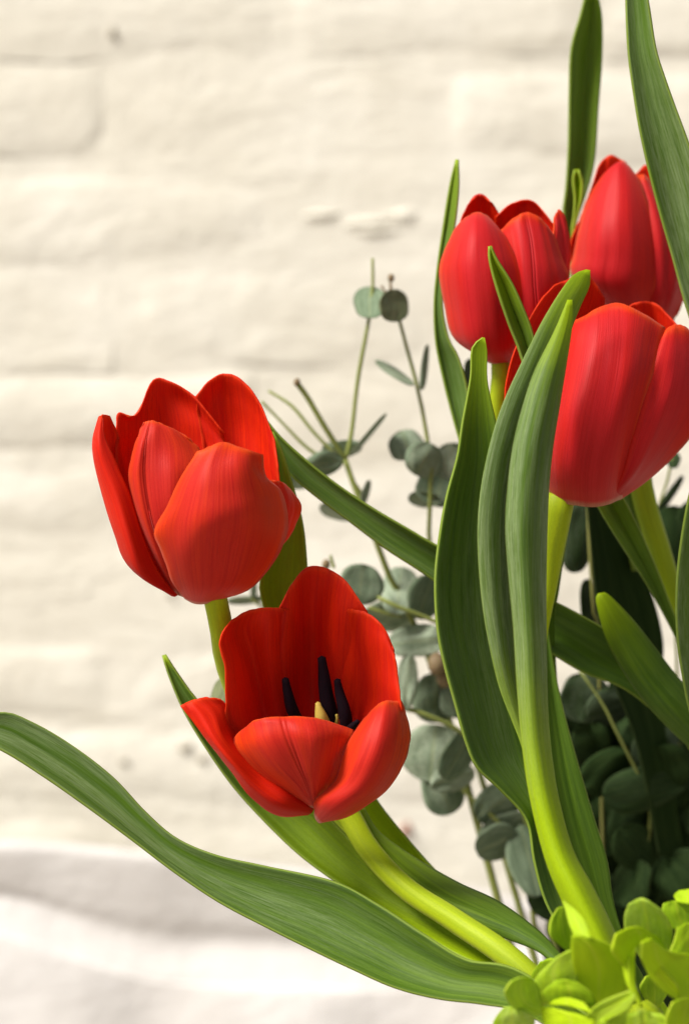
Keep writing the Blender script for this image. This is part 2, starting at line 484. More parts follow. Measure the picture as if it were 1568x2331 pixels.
def wall():
    wy = FOC + WALLD / 100
    root = thing('painted_brick_wall', (0, wy, -0.75), 'white painted rough brick wall behind the bouquet', 'wall')
    # mortar bed
    nx, nz = 90, 90
    x0, x1, z0, z1 = -1.0, 1.0, -0.75, 0.85
    verts, faces = [], []
    for j in range(nz + 1):
        for i in range(nx + 1):
            x = x0 + (x1 - x0) * i / nx; z = z0 + (z1 - z0) * j / nz
            dy = 0.0016 * noise.noise(Vector((x * 25, z * 25, 3))) + 0.0025 * noise.noise(Vector((x * 8, z * 8, 7)))
            verts.append((x, wy + 0.0008 + dy * 0.7, z))
    faces = grid_faces(nz + 1, nx + 1)
    mesh_obj('mortar', verts, faces, M_WALL, root)
    ys = [-1100, -890, -680, -480, -275, -85, 142, 382, 612, 845, 1040, 1225, 1430, 1640, 1850, 2065, 2280, 2490, 2700, 2910, 3120]
    s = FW / PXW * wy / FOC
    rnd = random.Random(5)
    for r, (ya, yb) in enumerate(zip(ys, ys[1:])):
        L = 745
        off = {6: 258, 5: 626, 7: 640, 8: 262}.get(r, (258 if r % 2 == 0 else 630) + rnd.uniform(-40, 40))
        xs = [off + L * q + rnd.uniform(-14, 14) for q in range(-5, 7)]
        for xa, xb in zip(xs, xs[1:]):
            if xb < -2600 or xa > 4200: continue
            ax = (xa + 14 - PXW / 2) * s; bx = (xb - 14 - PXW / 2) * s
            zt = -(ya + 15 - PXH / 2) * s; zb = -(yb - 15 - PXH / 2) * s
            proud = 0.0003 + rnd.uniform(-0.0006, 0.0008)
            tl, tr_ = rnd.uniform(-.0042, .0042), rnd.uniform(-.0042, .0042)
            sx = rnd.uniform(0, 50)
            nu, nv = 16, 7
            vs, us = [], []
            for j in range(nv):
                for i in range(nu):
                    u = i / (nu - 1); v = j / (nv - 1)
                    # denser rings at the rounded edge
                    uu = 0.5 - 0.5 * math.cos(math.pi * u); vv = 0.5 - 0.5 * math.cos(math.pi * v)
                    x = ax + (bx - ax) * uu; z = zb + (zt - zb) * vv + tl * (1 - uu) + tr_ * uu
                    rx = min(uu, 1 - uu) * (bx - ax) / 0.020; rz = min(vv, 1 - vv) * (zt - zb) / 0.017
                    ed = min(1, rx) * min(1, rz)
                    bl = 1 - (1 - ed) ** 2
                    dep = -proud * bl + (0.0014 + 0.0016 * noise.noise(Vector((x * 12, z * 12, sx)))) * (1 - bl)
                    n1 = noise.noise(Vector((x * 40 + sx, z * 40, sx)))
                    n2 = noise.noise(Vector((x * 14 + sx, z * 18, sx + 9)))
                    dep += 0.0005 * n1 + 0.0006 * n2
                    x += 0.0035 * noise.noise(Vector((z * 30, x * 10, sx))) * (1 - ed)
                    z += 0.0035 * noise.noise(Vector((x * 28, z * 10, sx + 4))) * (1 - ed)
                    vs.append((x, wy + dep, z)); us.append((u, v))
            mesh_obj('brick', vs, grid_faces(nv, nu), M_WALL, root, us)
    # bare spots and lumps in the paint
    def blob(name, x, y, rx, ry, mat, h, seed, lift=0.003):
        n = 30
        vs, fs = [], []
        c = P(x, y, WALLD - lift * 100)
        c.y -= h
        QS = (1.0, .85, .7, .55, .4, .25, 0.0)
        for ring, q in enumerate(QS):
            if q == 0: vs.append(tuple(c)); continue
            for i in range(n):
                a = 2 * math.pi * i / n
                k2 = 1 + 0.7 * noise.noise(Vector((math.cos(a) * 1.9 + seed, math.sin(a) * 1.9, seed)))
                p = P(x + rx * q * k2 * math.cos(a), y + ry * q * k2 * math.sin(a), WALLD - lift * 100)
                vs.append((p.x, p.y - (h + 0.005) * (0.5 + 0.5 * math.cos(math.pi * q)) + 0.005 + 0.0008 * noise.noise(Vector((p.x * 60, p.z * 60, seed))), p.z))
        for i in range(n):
            j = (i + 1) % n
            for q in range(5): fs.append((q * n + i, q * n + j, (q + 1) * n + j, (q + 1) * n + i))
            fs.append((5 * n + i, 5 * n + j, 6 * n))
        return mesh_obj(name, vs, fs, mat, root)
    for i, (x, y, rx, ry) in enumerate([(255, 72, 12, 24), (925, 1893, 24, 17)]):
        blob('paint_chip', x, y, rx, ry, (M_CHIPG, M_CHIP)[i], 0.0012, i * 3.3)
    for i, (x, y, rx, ry) in enumerate([(420, 1705, 34, 16), (460, 1730, 26, 18), (282, 1735, 20, 16), (385, 1352, 16, 10)]):
        blob('paint_chip', x, y, rx, ry, M_CHIPG, 0.0008, 20 + i * 2.1)
    for i, (x, y, rx, ry) in enumerate([(735, 488, 100, 26), (830, 505, 120, 28), (915, 490, 80, 34), (860, 525, 110, 20)]):
        blob('mortar_lump', x, y, rx, ry, M_WALL, 0.0018 if i < 4 else 0.0005, 40 + i * 1.7, 0.001)
    return root
wall()

fl = mesh_obj('floor', [(-6, -6, -0.78), (6, -6, -0.78), (6, 1.29, -0.78), (-6, 1.29, -0.78)], [(0, 1, 2, 3)], M_FLOOR, loc=(0, 0, -0.78), smooth=False)
tag(fl, 'pale floor below the bouquet and wall', 'floor', kind='structure')

def cloth():
    root_loc = P(500, 2331, 52)
    rows = []
    xs = [-700, -350, 0, 180, 350, 520, 700, 880, 1060, 1250, 1500, 2000]
    top = [1960, 1950, 1945, 1955, 1972, 1990, 2010, 2025, 2050, 2090, 2110, 2110]
    lip = [2030, 2050, 2085, 2140, 2185, 2195, 2200, 2205, 2180, 2150, 2150, 2150]
    D = 53
    for kk, row in enumerate(['a', 'b', 'c', 'd', 'e', 'f', 'g']):
        r = []
        for x, t, l in zip(xs, top, lip):
            fold = 0.8 * math.sin(x * 0.011 + 0.6) + 0.9 * math.exp(-((x - 812) / 26) ** 2) + 0.9 * math.exp(-((x - 110) / 60) ** 2)
            if row == 'a': r.append((x, t - 30, D + 0.35))
            if row == 'b': r.append((x, t, D + 0.25))
            if row == 'c': r.append((x, (t + l) / 2, D + 0.6))
            if row == 'd': r.append((x, l - 42, D + 1.0))
            if row == 'e': r.append((x, l + 44, D + 0.45))
            if row == 'f': r.append((x, l + 130, D - 0.1 - 0.45 * fold))
            if row == 'g': r.append((x, 3000, D - 1.2 - 0.9 * fold))
        rows.append(r)
    o = patch('white_cloth', rows[::-1], [M_CLOTH], None, nr=80, nc=150, th=0.0015, wob=0.12, ripple=0.0)
    tag(o, 'white cloth hanging in soft folds against the foot of the wall', 'cloth')
cloth()

# ------------------------------------------------------------------ tulip 1 (upper left)
Z1 = lambda x, y: (170.7 + 0.36298 * x, 796.8 + 0.36298 * y)
t1 = t2 = None
t1 = thing('tulip', P(492, 1350, 0.5), 'half-open red tulip leaning out furthest left, petals showing orange inside', 'tulip', 'red tulips in the bouquet')
def pt(rows, par, conv, d0, inner=False, **kw):
    return patch('petal', rows, PETO if par in (t1, t2) else PET, par, conv, d0, inner=inner, **kw)
pt([[(560, 1400, 1), (620, 1420, 1.1), (680, 1420, 1.2), (740, 1420, 1.1), (780, 1410, 1.1), (820, 1400, 1)],
    [(300, 1000, 1.2), (420, 1000, 1.9), (540, 1000, 2.2), (660, 1000, 2.2), (780, 1000, 2.1), (900, 1000, 1.6)],
    [(255, 700, 1.2), (350, 690, 2.0), (480, 660, 2.3), (640, 650, 2.4), (790, 660, 2.2), (950, 680, 1.7)],
    [(258, 520, 1.2), (350, 520, 1.8), (480, 460, 2.2), (640, 440, 2.2), (790, 480, 2.0), (945, 590, 1.7)],
    [(270, 392, 1.2), (350, 440, 1.7), (480, 320, 2.0), (610, 300, 2.1), (760, 370, 1.9), (940, 560, 1.6)],
    [(340, 425, 1.3), (405, 385, 1.6), (490, 188, 1.7), (600, 200, 1.7), (750, 292, 1.7), (935, 520, 1.5)]], t1, Z1, 0, True)
pt([[(800, 1420, 1), (830, 1420, 1), (860, 1420, 1.1), (900, 1410, 1), (930, 1400, .9), (960, 1400, .8)],
    [(830, 1000, 2.0), (900, 1000, 2.2), (980, 1000, 2.2), (1080, 1000, 2.0), (1180, 1000, 1.5), (1280, 1000, .6)],
    [(800, 600, 2.0), (880, 560, 2.3), (970, 540, 2.4), (1080, 560, 2.2), (1180, 640, 1.6), (1279, 800, .5)],
    [(770, 420, 1.9), (860, 340, 2.1), (950, 310, 2.2), (1060, 350, 2.0), (1170, 470, 1.5), (1268, 680, .6)],
    [(755, 290, 1.7), (850, 185, 1.7), (945, 147, 1.7), (1040, 185, 1.6), (1160, 330, 1.2), (1250, 560, .8)]], t1, Z1, 0, True)
pt([[(900, 1500, .6), (950, 1500, .6), (1000, 1480, .8)], [(1200, 1280, -.3), (1240, 1260, 0), (1300, 1220, .4)],
    [(1210, 1000, -1.0), (1310, 1050, -.5), (1392, 1070, .2)], [(1205, 900, -1.2), (1320, 930, -.7), (1416, 972, .1)],
    [(1200, 812, -1.3), (1290, 825, -.9), (1345, 870, -.2)]], t1, Z1, 0.5, ripple=0.02)
pt([[(640, 1540, 0), (625, 1545, -.1), (600, 1535, 0), (640, 1520, .2), (680, 1510, .3)],
    [(530, 1400, -.6), (430, 1420, -1.0), (338, 1350, -.2), (430, 1330, .7), (560, 1320, 1.2)],
    [(430, 1180, -.9), (340, 1190, -1.3), (248, 1150, -.3), (320, 1120, .8), (450, 1100, 1.6)],
    [(350, 930, -.9), (260, 930, -1.2), (176, 920, -.3), (240, 900, .8), (350, 880, 1.5)],
    [(250, 690, -.9), (170, 720, -1.0), (122, 700, -.3), (180, 690, .6), (268, 650, 1.2)],
    [(186, 540, -.8), (140, 560, -.9), (114, 560, -.3), (170, 520, .5), (274, 540, 1.0)],
    [(176, 425, -.5), (160, 412, -.4), (148, 425, -.2), (180, 405, .2), (215, 410, .5)]], t1, Z1, 0.3)
pt([[(600, 1500, .2), (630, 1530, 0), (660, 1540, 0), (690, 1550, 0), (720, 1550, 0.2)],
    [(470, 1270, -.3), (520, 1290, -.9), (570, 1300, -1.0), (640, 1300, -1.1), (750, 1300, -.8)],
    [(385, 1030, -.6), (430, 1040, -1.4), (505, 1040, -1.55), (640, 1030, -1.7), (800, 1030, -1.2)],
    [(338, 800, -.8), (385, 790, -1.5), (470, 790, -1.6), (640, 780, -1.7), (830, 790, -1.0)],
    [(365, 640, -.9), (405, 610, -1.4), (470, 600, -1.45), (630, 610, -1.3), (790, 640, -.7)],
    [(398, 530, -.9), (430, 510, -1.1), (480, 500, -1.2), (590, 510, -1.1), (740, 580, -.8)],
    [(430, 458, -.9), (455, 447, -.95), (490, 444, -1), (560, 468, -.95), (690, 535, -.9)]], t1, Z1, 0.4, rib=.42)
pt([[(690, 1560, .2), (740, 1585, .2), (780, 1592, .2), (830, 1587, .2), (880, 1570, .2)],
    [(610, 1450, -.5), (700, 1470, -1.0), (840, 1480, -1.1), (1000, 1470, -.8), (1100, 1490, -.2)],
    [(555, 1290, -1.1), (660, 1290, -1.9), (850, 1280, -2.1), (1080, 1260, -1.6), (1265, 1300, -.4)],
    [(500, 1140, -1.6), (640, 1110, -2.3), (870, 1080, -3.0), (1120, 1050, -2.5), (1332, 1110, -.6)],
    [(580, 980, -1.8), (690, 930, -2.5), (880, 880, -3.0), (1090, 870, -2.6), (1300, 900, -1.0)],
    [(655, 820, -2.0), (750, 770, -2.5), (890, 720, -2.8), (1060, 720, -2.6), (1195, 790, -1.7)],
    [(765, 640, -2.1), (850, 605, -2.3), (930, 578, -2.4), (1060, 618, -2.3), (1178, 655, -2.0)]], t1, Z1, 0.2)
tube('stem', [(480, 1325, .3), (494, 1380, .8), (505, 1440, 1.2), (522, 1530, 2.6), (600, 1700, 4.2), (770, 1850, 4), (960, 2050, 2.4), (1180, 2210, .2), (1340, 2380, -2)],
     [27, 26, 25, 25, 25, 26], M_STEM, t1, lime=(.8, .4, .6, .7))
leaf('leaf', [(612, 985), (622, 1020), (636, 1100), (630, 1200), (600, 1290), (592, 1340), (606, 1400), (650, 1560), (720, 1740), (880, 1960), (1150, 2210)],
     [(620, 983), (640, 1020), (660, 1085), (688, 1190), (698, 1290), (700, 1360), (715, 1450), (760, 1600), (830, 1780), (970, 1960), (1230, 2230)],
     [3.0, 3.2, 3.4, 3.8, 4.6, 4.4, 3, 1], M_LEAF, t1, curl=0.5, lime=(0.2, 0.7, 0.85, .8, .7), bloom=(.2,))

# ------------------------------------------------------------------ tulip 2 (open, looking in)
Z2 = lambda x, y: (369.9 + 0.38113 * x, 1252.1 + 0.38113 * y)
t2 = thing('tulip', P(740, 1800, 1.5), 'wide open red tulip facing forward with black stamens and yellow pistil inside', 'tulip', 'red tulips in the bouquet')
D2 = -0.6
pt([[(800, 1180, 2.6), (870, 1200, 2.7), (930, 1210, 2.7), (1000, 1200, 2.7), (1080, 1180, 2.6)],
    [(680, 900, 2.6), (780, 900, 2.9), (890, 900, 3.9), (1030, 900, 3.0), (1150, 880, 2.7)],
    [(650, 620, 2.1), (760, 600, 2.3), (885, 580, 3.5), (1030, 580, 2.5), (1200, 600, 2.1)],
    [(680, 420, 1.6), (775, 370, 1.8), (880, 330, 2.7), (1040, 340, 1.9), (1222, 460, 1.6)],
    [(700, 340, 1.4), (765, 215, 1.6), (885, 98, 1.8), (1070, 160, 1.7), (1225, 372, 1.3)]], t2, Z2, D2, True)
pt([[(1000, 1180, 2.6), (1040, 1190, 2.5), (1080, 1190, 2.3), (1130, 1170, 2.1), (1200, 1150, 1.7)],
    [(1020, 980, 3.1), (1110, 960, 2.7), (1230, 960, 1.9), (1320, 960, .9), (1410, 1000, .2)],
    [(1040, 760, 2.9), (1130, 750, 2.4), (1240, 750, 1.5), (1330, 770, .7), (1420, 880, .1)],
    [(1070, 560, 2.5), (1140, 540, 2.0), (1215, 550, 1.2), (1320, 580, .65), (1396, 680, .3)],
    [(1105, 352, 1.6), (1150, 358, 1.3), (1230, 380, .9), (1320, 460, .6), (1378, 590, .4)]], t2, Z2, D2, True)
pt([[(600, 1250, 2.1), (660, 1250, 2.3), (720, 1250, 2.4), (780, 1230, 2.5), (830, 1210, 2.6)],
    [(392, 1110, .6), (490, 1050, 1.3), (600, 1000, 2.6), (700, 980, 2.5), (800, 1000, 3.2)],
    [(378, 900, .3), (450, 850, .8), (560, 800, 2.3), (670, 790, 2.1), (800, 830, 3.3)],
    [(374, 710, .2), (425, 670, .6), (520, 610, 1.9), (640, 590, 1.6), (780, 620, 3.0)],
    [(340, 560, .1), (390, 520, .5), (490, 470, 1.4), (640, 440, 1.2), (770, 470, 2.4)],
    [(372, 465, .2), (430, 408, .6), (530, 358, 1.0), (640, 345, 1.2), (755, 352, 1.6)]], t2, Z2, D2, True)
pt([[(870, 1580, 1.2), (890, 1568, 1.0), (900, 1550, 1.0), (905, 1530, 1.1), (905, 1500, 1.3)],
    [(690, 1585, .6), (715, 1530, .0), (740, 1470, .1), (760, 1400, .8), (780, 1330, 1.6)],
    [(530, 1480, .3), (555, 1420, -.3), (570, 1350, .1), (590, 1260, .9), (610, 1180, 1.7)],
    [(390, 1295, .1), (410, 1265, -.5), (430, 1225, -.2), (445, 1160, .5), (450, 1060, 1.3)],
    [(268, 1140, 0), (300, 1130, -.4), (340, 1110, -.3), (380, 1080, .2), (395, 1000, .8)],
    [(170, 1012, 0), (220, 1000, -.15), (285, 985, 0), (345, 965, .25), (380, 925, .5)],
    [(106, 932, .0), (150, 910, .05), (200, 891, .1), (270, 880, .2), (345, 893, .35)]], t2, Z2, D2, True)
pt([[(880, 1530, .9), (895, 1537, .8), (905, 1542, .8), (912, 1532, .8), (920, 1500, .9)],
    [(740, 1450, .4), (810, 1420, -.2), (862, 1400, -.22), (920, 1390, -.3), (1010, 1400, .3)],
    [(580, 1340, .2), (690, 1290, -.7), (805, 1260, -.80), (930, 1260, -.85), (1070, 1300, .2)],
    [(460, 1220, .2), (600, 1150, -.9), (755, 1130, -1.05), (940, 1140, -1.0), (1110, 1180, .1)],
    [(428, 1142, .3), (570, 1050, -.7), (730, 1040, -.85), (930, 1050, -.8), (1135, 1110, .1)],
    [(450, 1100, .4), (560, 1018, -.5), (720, 998, -.62), (920, 1008, -.5), (1142, 1076, .2)]], t2, Z2, D2, rib=.5)
pt([[(908, 1560, .7), (910, 1590, .6), (920, 1615, .6), (935, 1630, .7), (950, 1628, .9)],
    [(915, 1490, .3), (960, 1500, -.3), (1010, 1520, -.5), (1060, 1570, -.3), (1115, 1590, .3)],
    [(1030, 1385, .1), (1090, 1390, -.7), (1160, 1410, -1.0), (1240, 1440, -.7), (1330, 1440, .2)],
    [(1065, 1270, -.1), (1150, 1260, -1.0), (1240, 1270, -1.2), (1340, 1290, -.8), (1432, 1290, .3)],
    [(1110, 1150, -.1), (1200, 1130, -.9), (1290, 1130, -1.1), (1380, 1140, -.7), (1478, 1130, .4)],
    [(1190, 1030, 0), (1260, 1000, -.6), (1320, 990, -.7), (1390, 1000, -.4), (1457, 1000, .4)],
    [(1240, 972, .1), (1285, 928, -.2), (1330, 905, -.2), (1380, 903, 0), (1428, 905, .4)]], t2, Z2, D2)
def z2t(name, pts, rad, mat):
    return tube(name, [Z2(x, y) + (d,) for x, y, d in pts], [r * 0.381 for r in rad], mat, t2, n=20, seg=12)
z2t('stamen', [(733, 772, 1.0), (745, 840, 1.1), (770, 940, 1.3), (815, 1040, 1.7), (860, 1120, 1.9)], [22, 30, 36, 34, 16], M_STAMEN)
z2t('stamen', [(950, 645, 1.1), (962, 740, 1.2), (978, 870, 1.3), (1005, 1000, 1.5), (1000, 1110, 1.8)], [25, 36, 44, 46, 20], M_STAMEN)
z2t('stamen', [(1043, 778, .9), (1058, 860, 1.0), (1085, 960, 1.0), (1095, 1050, 1.2), (1060, 1130, 1.7)], [21, 30, 38, 36, 16], M_STAMEN)
z2t('stamen', [(1165, 1025, .4), (1130, 1060, .7), (1090, 1110, 1.3)], [14, 26, 16], M_STAMEN)
z2t('pistil', [(927, 915, .9), (935, 955, .9), (950, 1010, 1.0), (960, 1080, 1.4), (950, 1150, 2.0)], [16, 32, 46, 55, 40], M_PISTIL)
z2t('filament', [(1040, 985, 1.2), (1042, 1020, 1.3), (1010, 1110, 1.9)], [9, 12, 12], M_PISTIL)
tube('stem', [(735, 1780, 1.8), (790, 1850, 1.7), (838, 1932, 1.2), (920, 2020, .4), (1040, 2100, -.6), (1180, 2200, -2), (1350, 2380, -3)],
     [28, 26, 26, 28, 30, 30], M_STEM, t2, lime=(.6, .6, .5, .4))
leaf('leaf', [(808, 1835), (840, 1925), (905, 2010), (985, 2080), (1090, 2120), (1160, 2140), (1250, 2185), (1330, 2300)],
     [(826, 1838), (862, 1895), (945, 1955), (1040, 2010), (1130, 2052), (1205, 2105), (1258, 2155), (1350, 2270)],
     [2.2, 2.1, 1.6, .9, 0, -1.2, -2.6], M_LEAF, t2, curl=-0.5, skew=0.9, lime=(.45, .25, .12, .1), bloom=(.15,))
leaf('leaf', [(0 - 120, 1655), (0, 1706), (100, 1768), (200, 1838), (300, 1912), (400, 1988), (500, 2055), (600, 2108), (700, 2158), (800, 2206), (900, 2250), (1000, 2275), (1100, 2287), (1200, 2310), (1330, 2400)],
     [(-120, 1650), (0, 1622), (70, 1643), (160, 1695), (255, 1768), (330, 1848), (400, 1908), (490, 1947), (600, 1972), (760, 2008), (860, 2060), (960, 2125), (1060, 2185), (1180, 2210), (1380, 2340)],
     [-.3, 0, .1, .1, -.1, -.6, -1.3, -2.2, -3.2, -4], M_LEAF, t2, curl=0.55, skew=[1.2, 1.2, .8, .3, -.2], lime=(0, 0, 0.0, .06, .14, .25), bloom=(.9, .7, .55, .25, 0), nr=90, nc=25,
     label='long arching leaf reaching out to the left')
leaf('leaf', [(370, 1492), (385, 1540), (420, 1622), (470, 1705), (530, 1790), (600, 1868), (680, 1945), (765, 2008), (850, 2060), (960, 2128), (1060, 2185), (1180, 2225), (1300, 2330)],
     [(376, 1491), (405, 1535), (445, 1590), (510, 1660), (590, 1740), (660, 1795), (735, 1850), (836, 1952), (908, 2005), (1008, 2067), (1096, 2114), (1200, 2200), (1340, 2310)],
     [2.6, 2.6, 2.7, 2.7, 2.4, 1.7, .6, -.6, -1.8, -3], M_LEAF, t1, curl=0.6, skew=-0.3, lime=(.1, .05, .35, .65, .9, .8), bloom=(.3, .3, .15))

# ------------------------------------------------------------------ tulip 3 (upper, behind the small leaf)
Z3 = lambda x, y: (939.1 + 0.40109 * x, 284.6 + 0.40109 * y)
t3 = thing('tulip', P(1140, 830, 4.5), 'red tulip with closed rounded cup, slim green leaf standing in front of it', 'tulip', 'red tulips in the bouquet')
D3 = 4.6
pt([[(420, 1330, .6), (450, 1330, .8), (500, 1330, .9), (540, 1330, .8)], [(240, 1000, 1.0), (330, 1000, 1.6), (450, 1000, 1.8), (560, 1000, 1.6)],
    [(245, 650, .9), (330, 640, 1.5), (420, 630, 1.7), (520, 650, 1.4)], [(300, 480, .7), (350, 420, 1.0), (410, 420, 1.1), (490, 510, 1.0)],
    [(335, 428, .6), (365, 404, .8), (400, 403, .8), (450, 440, .8)]], t3, Z3, D3, True)
pt([[(480, 1330, .6), (510, 1330, .8), (540, 1330, .8), (570, 1330, .6)], [(440, 1000, 1.2), (560, 1000, 1.7), (700, 1000, 1.7), (830, 1000, 1.0)],
    [(450, 700, 1.1), (560, 680, 1.6), (700, 680, 1.6), (840, 760, .9)], [(468, 540, .9), (560, 470, 1.2), (690, 460, 1.2), (820, 620, .8)],
    [(475, 520, .7), (560, 447, .9), (680, 432, .9), (800, 560, .7)]], t3, Z3, D3, True)
pt([[(540, 1340, .3), (570, 1335, .3), (600, 1320, .5)], [(700, 1130, -.2), (780, 1100, 0), (850, 1000, .7)], [(770, 860, -.4), (840, 840, 0), (890, 780, .8)],
    [(795, 650, -.2), (850, 620, .1), (893, 660, .6)], [(803, 520, .2), (830, 476, .3), (865, 520, .5)]], t3, Z3, D3)
pt([[(500, 1342, 0), (530, 1345, -.1), (560, 1338, -.1), (590, 1320, 0), (610, 1300, .2)],
    [(530, 1150, -.3), (610, 1150, -.9), (690, 1140, -1.0), (770, 1110, -.7), (830, 1050, -.1)],
    [(520, 900, -.5), (610, 900, -1.2), (690, 890, -1.25), (790, 880, -1.0), (885, 870, -.2)],
    [(505, 700, -.5), (590, 690, -1.0), (675, 680, -1.05), (760, 700, -.9), (848, 760, -.2)],
    [(500, 598, -.3), (560, 538, -.6), (640, 495, -.7), (725, 528, -.6), (800, 620, -.2)]], t3, Z3, D3, rib=.5)
pt([[(400, 1325, 0), (440, 1348, -.1), (490, 1357, -.1), (540, 1354, 0), (580, 1330, .2)],
    [(232, 1200, -.2), (320, 1240, -1.0), (430, 1260, -1.3), (540, 1250, -1.1), (640, 1200, -.5)],
    [(180, 1010, -.1), (270, 1020, -1.2), (400, 1030, -1.8), (530, 1020, -1.6), (650, 1000, -.9)],
    [(152, 840, -.1), (250, 820, -1.3), (380, 810, -1.9), (500, 810, -1.7), (620, 850, -1.0)],
    [(178, 720, -.1), (270, 680, -1.1), (375, 660, -1.6), (480, 680, -1.4), (575, 730, -.9)],
    [(240, 592, 0), (310, 550, -.7), (375, 545, -1.0), (450, 570, -.9), (520, 630, -.7)],
    [(300, 525, .1), (340, 503, -.3), (372, 495, -.4), (410, 508, -.4), (450, 540, -.4)]], t3, Z3, D3 - .1)
tube('stem', [(1140, 815, 4.6), (1140, 860, 4.6), (1132, 980, 5), (1150, 1300, 5.5), (1220, 1700, 4.6), (1320, 2100, 2), (1360, 2380, 0)], [22, 21, 21, 22, 24, 26], M_STEM, t3, lime=(.5, .4, .4, .6))
leaf('leaf', [(1038, 362), (1024, 420), (1008, 520), (994, 620), (988, 700), (992, 780), (1008, 860), (1028, 940), (1048, 1010), (1090, 1150), (1180, 1500)],
     [(1042, 362), (1043, 430), (1033, 520), (1010, 620), (1006, 700), (1020, 770), (1042, 812), (1062, 880), (1070, 950), (1110, 1120), (1230, 1500)],
     [6, 6, 6.2, 6.2, 6, 6, 7], M_LEAF, t3, curl=0.4, skew=-.6, lime=(.35, .05, .05, .35, .6), bloom=(.2, .4, .6, .3))
leaf('leaf', [(1113, 560), (1114, 592), (1130, 655), (1158, 738), (1182, 800), (1210, 900), (1240, 1050)],
     [(1117, 560), (1132, 592), (1165, 645), (1190, 700), (1212, 760), (1240, 880), (1275, 1040)],
     [1.6, 1.8, 2.0, 2.2, 3.2], M_LEAF, t3, fold=0.55, curl=0, lime=(.8, .25, .1, .2), bloom=(.1, .4))
leaf('leaf', [(1098, 768), (1074, 792), (1070, 860), (1052, 960), (1040, 1040), (1016, 1130), (1000, 1220), (990, 1320), (995, 1430), (1010, 1510), (1036, 1605), (1060, 1690), (1086, 1748), (1140, 1800), (1198, 1868), (1215, 1960), (1240, 2050), (1290, 2150), (1380, 2350)],
     [(1103, 768), (1109, 800), (1110, 870), (1130, 965), (1150, 1060), (1160, 1160), (1165, 1260), (1170, 1360), (1180, 1460), (1195, 1560), (1215, 1660), (1235, 1760), (1260, 1850), (1285, 1930), (1305, 1990), (1320, 2050), (1335, 2110), (1360, 2170), (1420, 2330)],
     [.3, .3, .3, .2, .2, .2, .2, .2, -.1, -.8, -1.8], M_LEAF, t3, curl=[.2, .5, .5, .5, .5, .5, .3], skew=[.4, 1.0, 1.8, 2.3, 2.3, 1.9, 1.4], lime=(.6, .15, .02, 0, 0, .05, .1, .1), bloom=(.1, .15, .35, .35, .3, .5), nr=100, nc=25,
     label='broad dark leaf with a pale rim, bent near its foot')

# ------------------------------------------------------------------ tulip 4 (top right)
t4 = thing('tulip', P(1460, 740, 7), 'tall closed red tulip at upper right, half covered by a broad upright leaf', 'tulip', 'red tulips in the bouquet')
D4 = 8.2
pt([[(1150, 1120, .5), (1230, 1130, .8), (1330, 1130, .9), (1400, 1120, .6)], [(900, 760, .3), (1000, 700, 1.3), (1150, 680, 1.6), (1250, 680, 1.4)],
    [(955, 520, .4), (1020, 460, 1.0), (1120, 420, 1.2), (1240, 450, 1.1)], [(1020, 340, .5), (1060, 225, .7), (1125, 167, .8), (1215, 212, .8)]], t4, Z3, D4, True)
pt([[(1250, 1140, .5), (1330, 1140, .8), (1430, 1130, .8), (1480, 1110, .5)], [(1200, 700, 1.2), (1330, 700, 1.5), (1470, 720, 1.0), (1570, 860, .2)],
    [(1230, 420, 1.0), (1320, 400, 1.1), (1420, 450, .8), (1510, 600, .3)], [(1268, 275, .7), (1325, 225, .8), (1390, 290, .7), (1450, 440, .4)]], t4, Z3, D4, True)
pt([[(1250, 1130, .2), (1350, 1145, 0), (1430, 1120, 0), (1500, 1080, .2)], [(1280, 950, -.9), (1400, 960, -1.1), (1480, 960, -.7), (1550, 950, .2)],
    [(1300, 700, -1.1), (1400, 700, -1.3), (1490, 720, -.9), (1570, 800, .2)], [(1290, 480, -.9), (1360, 470, -1.0), (1430, 500, -.7), (1500, 600, .2)],
    [(1260, 290, -.2), (1310, 280, -.3), (1350, 330, -.2), (1400, 420, .1)]], t4, Z3, D4)
pt([[(1080, 1060, .2), (1180, 1110, -.2), (1290, 1120, -.3), (1400, 1090, .1)],
    [(905, 850, 0), (1020, 900, -1.4), (1180, 920, -1.9), (1400, 950, -1.0)],
    [(915, 740, 0), (1030, 740, -1.6), (1190, 740, -2.1), (1420, 800, -1.1)],
    [(948, 570, 0), (1050, 560, -1.5), (1190, 550, -2.0), (1400, 640, -1.1)],
    [(1000, 420, 0), (1080, 390, -1.1), (1190, 380, -1.5), (1340, 450, -1.0)],
    [(1075, 290, .1), (1130, 245, -.6), (1190, 230, -.8), (1280, 310, -.7)],
    [(1140, 232, .2), (1165, 214, -.2), (1192, 208, -.3), (1225, 230, -.2)]], t4, Z3, D4)
tube('stem', [(1440, 720, 8), (1450, 1000, 8), (1462, 1120, 8), (1500, 1250, 8), (1545, 1400, 8.2), (1610, 1600, 8), (1660, 2000, 6), (1600, 2380, 4)], [28, 27, 25, 25, 25, 26], M_STEM, t4, lime=(.4, .35, .3, .4))
leaf('leaf', [(1338, -40), (1322, 30), (1300, 110), (1296, 210), (1294, 330), (1288, 430), (1282, 480), (1292, 560), (1310, 700), (1360, 900), (1440, 1300)],
     [(1352, -40), (1369, 30), (1370, 130), (1362, 240), (1352, 370), (1330, 450), (1312, 505), (1310, 560), (1335, 700), (1400, 900), (1500, 1300)],
     [9.5, 10, 10.2, 10.4, 10.6, 10.6, 11], M_LEAF, t4, fold=0.6, curl=0, skew=.5, lime=(.2, .2, .1, .05, .3), bloom=(.2, .3, .6, .6))
